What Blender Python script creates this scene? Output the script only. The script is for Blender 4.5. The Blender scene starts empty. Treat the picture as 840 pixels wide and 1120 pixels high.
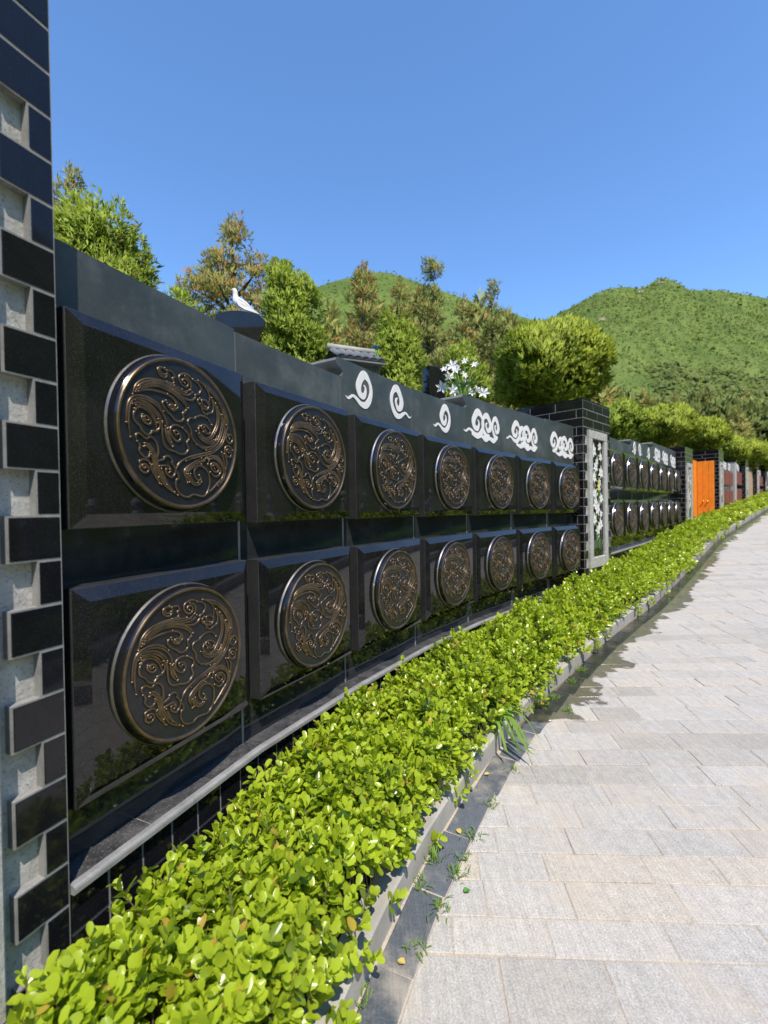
import bpy, math, random
import numpy as np
from mathutils import Matrix, Vector

random.seed(7)
RNG = np.random.default_rng(11)
S = bpy.context.scene
COL = S.collection
CAMZ = 1.5

# ------------------------------------------------------------------ camera, sky, sun, exposure
cam_data = bpy.data.cameras.new('camera')
cam = bpy.data.objects.new('camera', cam_data)
COL.objects.link(cam)
cam_data.sensor_fit = 'VERTICAL'
cam_data.sensor_height = 36.0
cam_data.sensor_width = 27.0
cam_data.lens = 16.0
cam_data.clip_start = 0.02
cam_data.clip_end = 4000.0
_p, _r = 0.0096, 0.0168
_U = Vector((1, 0, 0)); _V = Vector((0, math.sin(_p), math.cos(_p))); _F = Vector((0, math.cos(_p), -math.sin(_p)))
_ex = _U * math.cos(_r) - _V * math.sin(_r)
_ey = _U * math.sin(_r) + _V * math.cos(_r)
cam.matrix_world = Matrix(((_ex.x, _ey.x, -_F.x, 0), (_ex.y, _ey.y, -_F.y, 0), (_ex.z, _ey.z, -_F.z, CAMZ), (0, 0, 0, 1)))
cam_data.dof.use_dof = True
cam_data.dof.focus_distance = 2.3
cam_data.dof.aperture_fstop = 2.4
S.camera = cam

SUN_EL = math.radians(58.0)
SUN_H = Vector((0.254, -0.966, 0.0)).normalized()
SUN_DIR = Vector((SUN_H.x * math.cos(SUN_EL), SUN_H.y * math.cos(SUN_EL), math.sin(SUN_EL)))
world = bpy.data.worlds.new('World')
S.world = world
world.use_nodes = True
_nt = world.node_tree
_bg = _nt.nodes['Background']
_sky = _nt.nodes.new('ShaderNodeTexSky')
_sky.sky_type = 'NISHITA'
_sky.sun_disc = False
_sky.sun_elevation = SUN_EL
_sky.sun_rotation = math.atan2(SUN_H.x, SUN_H.y)
_sky.altitude = 400.0
_sky.air_density = 1.0
_sky.dust_density = 0.0
_sky.ozone_density = 6.0
_hs = _nt.nodes.new('ShaderNodeHueSaturation')
_hs.inputs['Saturation'].default_value = 1.07
_hs.inputs['Value'].default_value = 1.09
_nt.links.new(_sky.outputs[0], _hs.inputs['Color'])
_nt.links.new(_hs.outputs[0], _bg.inputs[0])
_bg.inputs[1].default_value = 0.15

sun_data = bpy.data.lights.new('sun', 'SUN')
sun_data.energy = 3.15
sun_data.angle = math.radians(0.53)
sun_data.color = (1.0, 0.9, 0.76)
sun = bpy.data.objects.new('sun', sun_data)
sun.rotation_euler = SUN_DIR.to_track_quat('Z', 'Y').to_euler()
sun.location = (0, 0, 30)
COL.objects.link(sun)

S.view_settings.view_transform = 'Standard'
S.view_settings.look = 'None'
S.view_settings.exposure = 0.8
S.view_settings.gamma = 1.0
S.view_settings.use_curve_mapping = False
S.cycles.max_bounces = 8
S.cycles.transparent_max_bounces = 8
S.cycles.use_denoising = True

# ------------------------------------------------------------------ materials
def new_mat(name):
    m = bpy.data.materials.new(name)
    m.use_nodes = True
    nt = m.node_tree
    b = nt.nodes['Principled BSDF']
    return m, nt, b

def N(nt, kind, **kw):
    n = nt.nodes.new(kind)
    for k, v in kw.items():
        setattr(n, k, v)
    return n

def noise(nt, vec, scale, detail=4.0, rough=0.6):
    n = N(nt, 'ShaderNodeTexNoise')
    n.inputs['Scale'].default_value = scale
    n.inputs['Detail'].default_value = detail
    n.inputs['Roughness'].default_value = rough
    if vec is not None:
        nt.links.new(vec, n.inputs['Vector'])
    return n.outputs['Fac']

def ramp(nt, fac, stops):
    r = N(nt, 'ShaderNodeValToRGB')
    e = r.color_ramp.elements
    while len(e) < len(stops):
        e.new(0.5)
    for el, (p, c) in zip(e, stops):
        el.position = p
        el.color = (c[0], c[1], c[2], 1) if not isinstance(c, float) else (c, c, c, 1)
    nt.links.new(fac, r.inputs[0])
    return r.outputs[0]

def mix(nt, fac, a, b, mode='MIX'):
    m = N(nt, 'ShaderNodeMix', data_type='RGBA', blend_type=mode)
    for sock, v in ((0, fac), (6, a), (7, b)):
        if isinstance(v, bpy.types.NodeSocket):
            nt.links.new(v, m.inputs[sock])
        elif sock == 0:
            m.inputs[0].default_value = v
        else:
            m.inputs[sock].default_value = (v[0], v[1], v[2], 1)
    return m.outputs[2]

def math_node(nt, op, a, b=None, c=None, clamp=False):
    m = N(nt, 'ShaderNodeMath', operation=op, use_clamp=clamp)
    for i, v in enumerate((a, b, c)):
        if v is None:
            continue
        if isinstance(v, bpy.types.NodeSocket):
            nt.links.new(v, m.inputs[i])
        else:
            m.inputs[i].default_value = v
    return m.outputs[0]

def smooth(nt, x, lo, hi):
    m = N(nt, 'ShaderNodeMapRange', interpolation_type='SMOOTHSTEP')
    nt.links.new(x, m.inputs[0])
    m.inputs[1].default_value = lo
    m.inputs[2].default_value = hi
    return m.outputs[0]

def objvec(nt):
    return N(nt, 'ShaderNodeTexCoord').outputs['Object']

def geopos(nt):
    return N(nt, 'ShaderNodeNewGeometry').outputs['Position']

def bump(nt, bsdf, h, strength=0.2, dist=0.01):
    b = N(nt, 'ShaderNodeBump')
    b.inputs['Strength'].default_value = strength
    b.inputs['Distance'].default_value = dist
    nt.links.new(h, b.inputs['Height'])
    nt.links.new(b.outputs[0], bsdf.inputs['Normal'])

def stone(name, c0, c1, rough, speck=260.0, speck_col=None, speck_amt=0.0, mott=6.0, bump_s=0.0, spec=0.5, dust=None):
    """Granite: two mottled tones, fine mineral specks, optionally a dusty film in patches."""
    m, nt, b = new_mat(name)
    v = geopos(nt)
    n1 = noise(nt, v, mott, 6.0, 0.65)
    col = ramp(nt, n1, [(0.35, c0), (0.68, c1)])
    if speck_amt > 0:
        n2 = noise(nt, v, speck, 2.0, 0.5)
        f = math_node(nt, 'MULTIPLY', smooth(nt, n2, 0.56, 0.68), speck_amt)
        col = mix(nt, f, col, speck_col or c1)
    r = rough
    if dust:
        dc, dr, da, ds = dust
        d = math_node(nt, 'MULTIPLY', smooth(nt, noise(nt, v, ds, 8.0, 0.7), 0.45, 0.75), da)
        col = mix(nt, d, col, dc)
        rr = math_node(nt, 'MULTIPLY_ADD', d, dr - rough, rough)
        nt.links.new(rr, b.inputs['Roughness'])
    else:
        b.inputs['Roughness'].default_value = r
    nt.links.new(col, b.inputs['Base Color'])
    b.inputs['Specular IOR Level'].default_value = spec
    if bump_s > 0:
        bump(nt, b, noise(nt, v, speck * 0.6, 4.0, 0.6), bump_s, 0.004)
    return m

def plain(name, col, rough=0.5, metallic=0.0, spec=0.5, var=0.0, scale=40.0):
    m, nt, b = new_mat(name)
    if var > 0:
        n = noise(nt, geopos(nt), scale, 5.0, 0.6)
        c = ramp(nt, n, [(0.3, tuple(x * (1 - var) for x in col)), (0.7, tuple(min(1, x * (1 + var)) for x in col))])
        nt.links.new(c, b.inputs['Base Color'])
    else:
        b.inputs['Base Color'].default_value = (*col, 1)
    b.inputs['Roughness'].default_value = rough
    b.inputs['Metallic'].default_value = metallic
    b.inputs['Specular IOR Level'].default_value = spec
    return m

def leafy(name, dark, light, alt, rough=0.4, trans=0.35, spec=0.4, tcol=None):
    """Leaves: the tone runs dark -> light with the leaf's own 'tint', a few leaves turn to ALT."""
    m, nt, b = new_mat(name)
    at = N(nt, 'ShaderNodeAttribute', attribute_name='tint')
    fac = at.outputs['Fac']
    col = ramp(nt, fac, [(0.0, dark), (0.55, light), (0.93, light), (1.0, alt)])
    nt.links.new(col, b.inputs['Base Color'])
    b.inputs['Roughness'].default_value = rough
    b.inputs['Specular IOR Level'].default_value = spec
    tr = N(nt, 'ShaderNodeBsdfTranslucent')
    tc = mix(nt, 0.6, col, tcol or light)
    nt.links.new(tc, tr.inputs[0])
    ms = N(nt, 'ShaderNodeMixShader')
    ms.inputs[0].default_value = trans
    out = nt.nodes['Material Output']
    nt.links.new(b.outputs[0], ms.inputs[1])
    nt.links.new(tr.outputs[0], ms.inputs[2])
    nt.links.new(ms.outputs[0], out.inputs[0])
    return m

M = {}
M['polished'] = stone('polished_black_granite', (0.006, 0.006, 0.007), (0.011, 0.011, 0.012), 0.025, 420.0, (0.09, 0.09, 0.1), 0.35, 5.0,
                      dust=((0.05, 0.05, 0.055), 0.25, 0.14, 5.0))
M['side'] = stone('sawn_black_granite', (0.018, 0.019, 0.021), (0.03, 0.031, 0.034), 0.38, 380.0, (0.16, 0.16, 0.17), 0.5, 9.0)
M['frieze'] = stone('dusty_granite', (0.034, 0.042, 0.043), (0.068, 0.082, 0.081), 0.42, 300.0, (0.12, 0.13, 0.13), 0.4, 2.5,
                    dust=((0.15, 0.17, 0.172), 0.7, 0.62, 4.5))
M['semi'] = stone('dull_black_granite', (0.014, 0.017, 0.021), (0.027, 0.031, 0.037), 0.05, 380.0, (0.1, 0.1, 0.11), 0.3, 4.0,
                    dust=((0.07, 0.075, 0.08), 0.4, 0.3, 5.0))
M['cap'] = stone('weathered_granite', (0.12, 0.13, 0.135), (0.2, 0.21, 0.215), 0.6, 240.0, (0.3, 0.3, 0.3), 0.3, 7.0)
M['tile'] = stone('black_tile', (0.006, 0.006, 0.009), (0.010, 0.010, 0.014), 0.07, 200.0, (0.03, 0.03, 0.035), 0.25, 8.0, spec=0.36,
                  dust=((0.05, 0.05, 0.052), 0.3, 0.07, 6.0))
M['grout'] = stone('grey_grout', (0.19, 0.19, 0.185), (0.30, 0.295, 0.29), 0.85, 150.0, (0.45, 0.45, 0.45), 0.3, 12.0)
M['stone'] = stone('grey_stone', (0.36, 0.36, 0.35), (0.54, 0.54, 0.53), 0.85, 150.0, (0.2, 0.2, 0.19), 0.7, 22.0, bump_s=0.6)
M['kerb'] = stone('kerb_granite', (0.33, 0.32, 0.295), (0.47, 0.455, 0.43), 0.75, 170.0, (0.25, 0.25, 0.25), 0.5, 5.0, bump_s=0.2)
M['ledge'] = stone('ledge_tile', (0.022, 0.022, 0.024), (0.075, 0.075, 0.078), 0.3, 160.0, (0.2, 0.2, 0.21), 0.6, 14.0,
                   dust=((0.22, 0.22, 0.22), 0.7, 0.35, 9.0))
M['nose'] = stone('ledge_nosing', (0.2, 0.2, 0.2), (0.33, 0.33, 0.33), 0.5, 180.0, (0.45, 0.45, 0.46), 0.3, 10.0)
M['bronze'] = plain('worn_bronze', (0.145, 0.098, 0.056), 0.33, 0.62, var=0.4, scale=24)
M['patina'] = stone('dark_patina', (0.008, 0.009, 0.013), (0.015, 0.016, 0.021), 0.34, 300.0, (0.04, 0.036, 0.034), 0.2, 30.0, dust=((0.06, 0.057, 0.055), 0.6, 0.14, 22.0))
M['darkmetal'] = plain('dark_polished_metal', (0.055, 0.055, 0.06), 0.14, 0.85, var=0.2, scale=30)
M['steel'] = plain('worn_steel', (0.40, 0.38, 0.35), 0.33, 0.85, var=0.2, scale=40)
M['white'] = plain('white_inlay', (0.8, 0.8, 0.82), 0.55, 0.0, var=0.04, scale=30)
M['red'] = stone('red_granite', (0.2, 0.05, 0.045), (0.32, 0.1, 0.09), 0.4, 160.0, (0.05, 0.02, 0.02), 0.5, 8.0, spec=0.3)
M['orange'] = plain('orange_paint', (0.85, 0.28, 0.03), 0.4, 0.0, var=0.12, scale=9)
M['brass'] = plain('brass', (0.8, 0.52, 0.1), 0.3, 1.0)
M['tan'] = stone('tan_stone', (0.42, 0.3, 0.2), (0.55, 0.4, 0.28), 0.6, 120.0, (0.3, 0.2, 0.15), 0.4, 6.0)
M['bark'] = plain('bark', (0.1, 0.075, 0.05), 0.9, var=0.4, scale=12)
M['twig'] = plain('twig', (0.13, 0.1, 0.06), 0.85, var=0.3, scale=30)
M['soil'] = plain('soil', (0.07, 0.05, 0.032), 0.95, var=0.4, scale=14)
M['boxleaf'] = leafy('hedge_leaf', (0.09, 0.16, 0.01), (0.43, 0.55, 0.035), (0.5, 0.36, 0.06), 0.25, 0.38, 0.55, (0.54, 0.68, 0.04))
M['thuja'] = leafy('arborvitae_leaf', (0.10, 0.165, 0.022), (0.36, 0.47, 0.065), (0.32, 0.22, 0.09), 0.6, 0.35, 0.25)
M['bush'] = leafy('juniper_leaf', (0.10, 0.16, 0.018), (0.40, 0.49, 0.055), (0.3, 0.27, 0.08), 0.55, 0.35, 0.25)
M['pine'] = leafy('pine_needle', (0.12, 0.15, 0.04), (0.32, 0.355, 0.10), (0.42, 0.24, 0.09), 0.6, 0.3, 0.2)
M['cone'] = leafy('pine_needle_with_cones', (0.13, 0.155, 0.04), (0.35, 0.36, 0.10), (0.50, 0.25, 0.08), 0.6, 0.3, 0.2)
M['grass'] = leafy('grass_blade', (0.07, 0.15, 0.02), (0.2, 0.34, 0.04), (0.4, 0.36, 0.12), 0.5, 0.35, 0.3)
M['petal'] = plain('white_petal', (0.82, 0.82, 0.84), 0.5)
M['blue'] = plain('blue_plastic', (0.03, 0.18, 0.72), 0.4)
M['yellowleaf'] = plain('dry_leaf', (0.55, 0.42, 0.12), 0.6)
M['pink'] = plain('pink_petal', (0.7, 0.16, 0.35), 0.5)
M['lime'] = plain('yellow_petal', (0.7, 0.72, 0.1), 0.5)
M['purple'] = plain('purple_petal', (0.35, 0.12, 0.45), 0.5)
M['stalk'] = plain('stem_green', (0.1, 0.25, 0.05), 0.5)

# ------------------------------------------------------------------ mesh helpers
def tag(o, label=None, cat=None, group=None, kind=None):
    if label: o['label'] = label
    if cat: o['category'] = cat
    if group: o['group'] = group
    if kind: o['kind'] = kind
    return o

def link(o, parent=None, loc=None, rz=None):
    COL.objects.link(o)
    if parent is not None:
        o.parent = parent
    if loc is not None:
        o.location = loc
    if rz is not None:
        o.rotation_euler = (0, 0, rz)
    return o

def empty(name, loc=(0, 0, 0), rz=0.0):
    o = bpy.data.objects.new(name, None)
    o.empty_display_size = 0.2
    return link(o, None, loc, rz)

class MB:
    """Collects faces with material slots into one mesh."""
    def __init__(self):
        self.v = []; self.f = []; self.mi = []; self.sm = []; self.mats = []; self.uv = {}
    def mat(self, m):
        if m not in self.mats:
            self.mats.append(m)
        return self.mats.index(m)
    def add(self, verts, faces, m, smooth_=False):
        b = len(self.v); k = self.mat(m)
        self.v.extend(tuple(p) for p in verts)
        for f in faces:
            self.f.append(tuple(b + i for i in f)); self.mi.append(k); self.sm.append(smooth_)
    def box(self, x0, x1, y0, y1, z0, z1, m, X=None):
        v = [(x0, y0, z0), (x1, y0, z0), (x1, y1, z0), (x0, y1, z0), (x0, y0, z1), (x1, y0, z1), (x1, y1, z1), (x0, y1, z1)]
        if X: v = [X(*p) for p in v]
        self.add(v, [(0, 3, 2, 1), (4, 5, 6, 7), (0, 1, 5, 4), (1, 2, 6, 5), (2, 3, 7, 6), (3, 0, 4, 7)], m)
    def cbox(self, x0, x1, y0, y1, z0, z1, m, c=0.003):
        """Box whose front (-y) edges are chamfered by c, so that they catch the light."""
        v = [(x0, y0 + c, z0), (x1, y0 + c, z0), (x1, y0 + c, z1), (x0, y0 + c, z1),
             (x0 + c, y0, z0 + c), (x1 - c, y0, z0 + c), (x1 - c, y0, z1 - c), (x0 + c, y0, z1 - c),
             (x0, y1, z0), (x1, y1, z0), (x1, y1, z1), (x0, y1, z1)]
        self.add(v, [(4, 5, 6, 7), (0, 1, 5, 4), (1, 2, 6, 5), (2, 3, 7, 6), (3, 0, 4, 7),
                     (0, 8, 9, 1), (1, 9, 10, 2), (2, 10, 11, 3), (3, 11, 8, 0), (8, 11, 10, 9)], m)
    def tube(self, pts, rad, m, n=8, cap=True):
        pts = [Vector(p) for p in pts]
        rings = []
        for i, p in enumerate(pts):
            d = (pts[min(i + 1, len(pts) - 1)] - pts[max(i - 1, 0)])
            d = d.normalized() if d.length > 1e-9 else Vector((0, 0, 1))
            a = d.orthogonal().normalized() if i == 0 else (a_prev - d * a_prev.dot(d)).normalized()
            a_prev = a
            b_ = d.cross(a)
            r = rad[i] if isinstance(rad, (list, tuple)) else rad
            rings.append([p + (a * math.cos(2 * math.pi * k / n) + b_ * math.sin(2 * math.pi * k / n)) * r for k in range(n)])
        v = [q for R in rings for q in R]; f = []
        for i in range(len(rings) - 1):
            for k in range(n):
                f.append((i * n + k, i * n + (k + 1) % n, (i + 1) * n + (k + 1) % n, (i + 1) * n + k))
        if cap:
            f.append(tuple(range(n - 1, -1, -1))); f.append(tuple((len(rings) - 1) * n + k for k in range(n)))
        self.add(v, f, m, True)
    def mesh(self, name):
        me = bpy.data.meshes.new(name)
        me.from_pydata(self.v, [], self.f)
        for m in self.mats:
            me.materials.append(M[m])
        me.polygons.foreach_set('material_index', self.mi)
        me.polygons.foreach_set('use_smooth', self.sm)
        me.update()
        return me
    def build(self, name, parent=None, loc=None, rz=None):
        return link(bpy.data.objects.new(name, self.mesh(name)), parent, loc, rz)

def np_mesh(name, verts, faces_list, mat, tint=None, smooth_=False, normals=None):
    """Fast mesh from numpy arrays. faces_list: list of (F, k) int arrays; tint: per-face floats in the same order."""
    me = bpy.data.meshes.new(name)
    verts = np.asarray(verts, dtype=np.float32)
    me.vertices.add(len(verts)); me.vertices.foreach_set('co', verts.ravel())
    tot = np.concatenate([np.full(len(f), f.shape[1], dtype=np.int32) for f in faces_list])
    loops = np.concatenate([f.ravel() for f in faces_list]).astype(np.int32)
    start = np.concatenate([[0], np.cumsum(tot)[:-1]]).astype(np.int32)
    me.loops.add(len(loops)); me.loops.foreach_set('vertex_index', loops)
    me.polygons.add(len(tot)); me.polygons.foreach_set('loop_start', start)
    try:
        me.polygons.foreach_set('loop_total', tot)
    except Exception:
        pass
    me.polygons.foreach_set('use_smooth', np.full(len(tot), smooth_))
    for m in (mat if isinstance(mat, (list, tuple)) else [mat]):
        me.materials.append(M[m])
    if tint is not None:
        a = me.attributes.new('tint', 'FLOAT', 'FACE')
        a.data.foreach_set('value', np.asarray(tint, dtype=np.float32))
    me.update(calc_edges=True)
    me.validate()
    if normals is not None:
        me.normals_split_custom_set_from_vertices(np.asarray(normals, dtype=np.float32))
    return me

def catmull(pts, n=6):
    P = [np.array(p, float) for p in pts]
    P = [2 * P[0] - P[1]] + P + [2 * P[-1] - P[-2]]
    out = []
    for i in range(1, len(P) - 2):
        p0, p1, p2, p3 = P[i - 1:i + 3]
        for k in range(n):
            t = k / n
            out.append(0.5 * (2 * p1 + (p2 - p0) * t + (2 * p0 - 5 * p1 + 4 * p2 - p3) * t * t + (3 * p1 - p0 - 3 * p2 + p3) * t ** 3))
    out.append(P[-2])
    return np.array(out)

# ------------------------------------------------------------------ the curve the wall, hedge, kerb and path follow
SEG = [(-0.8464, 1.2223, 0.4061, 0.7048), (-0.5391, 1.9368, 0.5148, 0.7016), (-0.1577, 2.6110, 0.5696, 0.7645), (0.2939, 3.3163, 0.6421, 0.7841),
       (0.8072, 4.0027, 0.7092, 0.8148), (1.3854, 4.6765, 0.7558, 0.7951), (1.9808, 5.3083, 0.7949, 0.7318)]
GAP = 0.073
def hv(a): return np.array([math.sin(a), math.cos(a)])
def nv(a): return np.array([math.cos(a), -math.sin(a)])
A2 = np.array([2.97, 6.30]); H2 = 0.72
A3 = np.array([7.30, 11.20]); H3 = 0.78
_k = [np.array(SEG[0][:2]) - hv(0.36) * 3.4, np.array(SEG[0][:2]) - hv(0.385) * 1.6] + [np.array(s[:2]) for s in SEG] + \
     [np.array([2.5032, 5.8208]), A2 + hv(H2) * 1.2, A2 + hv(H2) * 2.6, A2 + hv(H2) * 4.2, A3 - hv(H3) * 0.2] + [A3 + hv(H3) * t for t in (1.5, 4, 8, 12, 18, 26, 34)]
_c = catmull(_k, 60)
_d = np.concatenate([[0], np.cumsum(np.hypot(*np.diff(_c, axis=0).T))])
_s0 = _d[np.argmin(np.hypot(*(_c - np.array(SEG[0][:2])).T))]
SP_S = np.arange(_d[0] - _s0, _d[-1] - _s0, 0.04)
SP = np.stack([np.interp(SP_S + _s0, _d, _c[:, i]) for i in (0, 1)], 1)
_w = np.ones(25) / 25
_T = np.gradient(SP, axis=0)
_T = np.stack([np.convolve(np.pad(_T[:, i], 12, mode='edge'), _w, 'valid') for i in (0, 1)], 1)
_T /= np.hypot(_T[:, 0], _T[:, 1])[:, None]
SP_N = np.stack([_T[:, 1], -_T[:, 0]], 1)
S_MAX = float(SP_S[-1]) - 0.1
S_MIN = float(SP_S[0]) + 0.1
def G(x, y):
    """Height of the ground: the path climbs gently away from the camera."""
    return 0.05 * (x * 0.605 + y * 0.796)
def at(s, o, z=0.0):
    """A point o metres in front of the wall line at arc length s, z above the ground (arrays allowed)."""
    s = np.asarray(s, float); o = np.asarray(o, float)
    px = np.interp(s, SP_S, SP[:, 0]) + np.interp(s, SP_S, SP_N[:, 0]) * o
    py = np.interp(s, SP_S, SP[:, 1]) + np.interp(s, SP_S, SP_N[:, 1]) * o
    return np.stack([px, py, G(px, py) + z], -1)
def kerb_o(s):
    return np.interp(s, [-3, 0.5, 1.5, 2.2, 3.2, 4.7, 8, 30], [0.64, 0.65, 0.665, 0.71, 0.785, 0.805, 0.79, 0.78])
def strip(name, s_arr, o_list, z_list, mats, parent=None, close_=False):
    """Lofts a cross-section (o, z) along the curve; UV-free, one mesh."""
    b = MB(); n = len(o_list)
    rows = []
    for s in s_arr:
        rows.append([at(s, (o(s) if callable(o) else o), z) for o, z in zip(o_list, z_list)])
    v = [p for r in rows for p in r]; 
    for j in range(n - 1):
        f = [(i * n + j, i * n + j + 1, (i + 1) * n + j + 1, (i + 1) * n + j) for i in range(len(rows) - 1)]
        b.add([], [], mats[j])
        k = b.mat(mats[j])
        for q in f:
            b.f.append(q); b.mi.append(k); b.sm.append(False)
    b.v = [tuple(p) for p in v]
    return b.build(name, parent)

# ------------------------------------------------------------------ path: laid stone pavers, dark gutter strip, kerbs
def paver_material(name, base_ramp, joint=False, wet_shift=0.0, rough=0.75, streak=True, wet_rough=0.2):
    """Stone surface on the path. UV is (metres from the wall, metres along it); water has run along the kerb."""
    m, nt, b = new_mat(name)
    uv = N(nt, 'ShaderNodeUVMap', uv_map='lay').outputs[0]
    sep = N(nt, 'ShaderNodeSeparateXYZ'); nt.links.new(uv, sep.inputs[0])
    u, s = sep.outputs[0], sep.outputs[1]
    tint = N(nt, 'ShaderNodeAttribute', attribute_name='tint').outputs['Fac']
    col = ramp(nt, tint, base_ramp)
    n1 = noise(nt, uv, 3.0, 6.0, 0.65)
    n2 = noise(nt, uv, 160.0, 3.0, 0.6)
    n3 = noise(nt, uv, 26.0, 5.0, 0.7)
    col = mix(nt, 0.55, col, ramp(nt, n2, [(0.3, 0.25), (0.7, 0.78)]), 'OVERLAY')
    col = mix(nt, 0.5, col, ramp(nt, n3, [(0.3, 0.36), (0.7, 0.64)]), 'OVERLAY')
    # sandy dust trodden into patches
    dust = math_node(nt, 'MULTIPLY', smooth(nt, n1, 0.48, 0.7), 0.6)
    col = mix(nt, dust, col, (0.5, 0.44, 0.355))
    stain = math_node(nt, 'MULTIPLY', smooth(nt, noise(nt, uv, 7.0, 8.0, 0.75), 0.56, 0.74), 0.28)
    col = mix(nt, stain, col, (0.24, 0.215, 0.18))
    h = math_node(nt, 'ADD', n2, n3)
    if streak:
        mp = N(nt, 'ShaderNodeMapping'); nt.links.new(geopos(nt), mp.inputs[0])
        mp.inputs['Rotation'].default_value = (0, 0, 0.08)
        mp.inputs['Scale'].default_value = (150.0, 4.0, 1.0)
        n4 = noise(nt, mp.outputs[0], 1.0, 3.0, 0.5)
        col = mix(nt, 0.22, col, ramp(nt, n4, [(0.35, 0.3), (0.65, 0.7)]), 'OVERLAY')
        h = math_node(nt, 'ADD', h, n4)
    # wet band
    mp2 = N(nt, 'ShaderNodeMapping'); nt.links.new(uv, mp2.inputs[0])
    mp2.inputs['Scale'].default_value = (1.0, 1.0, 1.0)
    e1 = noise(nt, mp2.outputs[0], 0.9, 2.0, 0.5)
    e2 = noise(nt, mp2.outputs[0], 5.0, 4.0, 0.55)
    edge = math_node(nt, 'MULTIPLY_ADD', e1, 0.5, -0.07 + wet_shift)
    edge = math_node(nt, 'MULTIPLY_ADD', e2, 0.46, edge)
    start = math_node(nt, 'MULTIPLY', smooth(nt, s, 1.45, 2.9), 0.64)
    edge = math_node(nt, 'ADD', edge, start)
    w = math_node(nt, 'SUBTRACT', edge, u)
    wet = smooth(nt, w, -0.012, 0.02)
    wetcol = mix(nt, 1.0, col, (0.31, 0.30, 0.25), 'MULTIPLY')
    col = mix(nt, wet, col, wetcol)
    nt.links.new(col, b.inputs['Base Color'])
    rr = math_node(nt, 'MULTIPLY_ADD', wet, wet_rough - rough, rough)
    rr = math_node(nt, 'MULTIPLY_ADD', math_node(nt, 'SUBTRACT', n3, 0.5), 0.25, rr, True)
    nt.links.new(rr, b.inputs['Roughness'])
    bs = N(nt, 'ShaderNodeBump'); bs.inputs['Distance'].default_value = 0.004
    nt.links.new(math_node(nt, 'MULTIPLY_ADD', wet, -0.42, 0.5), bs.inputs['Strength'])
    nt.links.new(h, bs.inputs['Height']); nt.links.new(bs.outputs[0], b.inputs['Normal'])
    M[name] = m

paver_material('paver', [(0.0, (0.36, 0.34, 0.305)), (0.2, (0.41, 0.39, 0.36)), (0.6, (0.45, 0.43, 0.40)), (0.8, (0.465, 0.438, 0.395)), (1.0, (0.465, 0.415, 0.35))])
paver_material('joint', [(0.0, (0.42, 0.355, 0.28)), (1.0, (0.43, 0.375, 0.305))], streak=False, wet_rough=0.55)
paver_material('slate', [(0.0, (0.05, 0.06, 0.075)), (1.0, (0.115, 0.13, 0.15))], rough=0.6)

PATH_END = 2.6
def slabs(name, rows, mat, z_top, thick, kind='structure'):
    """rows: (s0, s1, [(o0, o1, tint)]) -> one mesh of separate stones, each slightly out of level."""
    V = []; F = []; T = []; UV = []
    for s0, s1, cells in rows:
        for o0, o1, t in cells:
            dz = random.uniform(-0.0016, 0.0016)
            tl = [random.uniform(-0.0012, 0.0012) for _ in range(4)]
            c = [(s0, o0), (s0, o1), (s1, o1), (s1, o0)]
            jit = [(random.uniform(-.0025, .0025), random.uniform(-.0025, .0025)) for _ in range(4)]
            c = [(a + j[0], q + j[1]) for (a, q), j in zip(c, jit)]
            b = len(V)
            e = 0.004
            cs, co = (s0 + s1) / 2, (o0 + o1) / 2
            for (a, q), z in zip(c, tl):
                V.append(at(a, q, z_top - thick)); UV.append((q, a))
            for (a, q), z in zip(c, tl):
                V.append(at(a, q, z_top + dz + z - e * 0.6)); UV.append((q, a))
            for (a, q), z in zip(c, tl):
                ai = a + (e if a < cs else -e); qi = q + (e if q < co else -e)
                V.append(at(ai, qi, z_top + dz + z)); UV.append((qi, ai))
            F.append((b + 8, b + 9, b + 10, b + 11))
            for k in range(4):
                k2 = (k + 1) % 4
                F.append((b + k, b + k2, b + 4 + k2, b + 4 + k)); F.append((b + 4 + k, b + 4 + k2, b + 8 + k2, b + 8 + k))
            T += [t] * 9
    me = np_mesh(name, np.array(V), [np.array(F)], mat, T)
    uvl = me.uv_layers.new(name='lay')
    li = np.zeros(len(me.loops), dtype=np.int32); me.loops.foreach_get('vertex_index', li)
    uvl.data.foreach_set('uv', np.array(UV, dtype=np.float32)[li].ravel())
    return link(bpy.data.objects.new(name, me))

def nearest_lay(P):
    """(metres from the wall, metres along it) of world points."""
    out = np.zeros((len(P), 2))
    for c in range(0, len(P), 2000):
        q = P[c:c + 2000, :2]
        i = np.argmin(((q[:, None, :] - SP[None, ::2, :]) ** 2).sum(-1), axis=1) * 2
        d = q - SP[i]
        out[c:c + 2000, 0] = (d * SP_N[i]).sum(1)
        out[c:c + 2000, 1] = SP_S[i] + (d * np.stack([-SP_N[i][:, 1], SP_N[i][:, 0]], 1)).sum(1)
    return out
LAY_B = 0.08                                   # the courses run straight across while the path curves away
CU, CV = np.array([math.cos(LAY_B), -math.sin(LAY_B)]), np.array([math.sin(LAY_B), math.cos(LAY_B)])
_ss = np.arange(-2.2, 33.4, 0.05)
def bound(o):
    q = at(_ss, o)[:, :2]
    return q @ CV, q @ CU
_lv, _lu = bound(kerb_o(_ss) + 0.134); _rv, _ru = bound(np.full_like(_ss, PATH_END))
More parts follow.
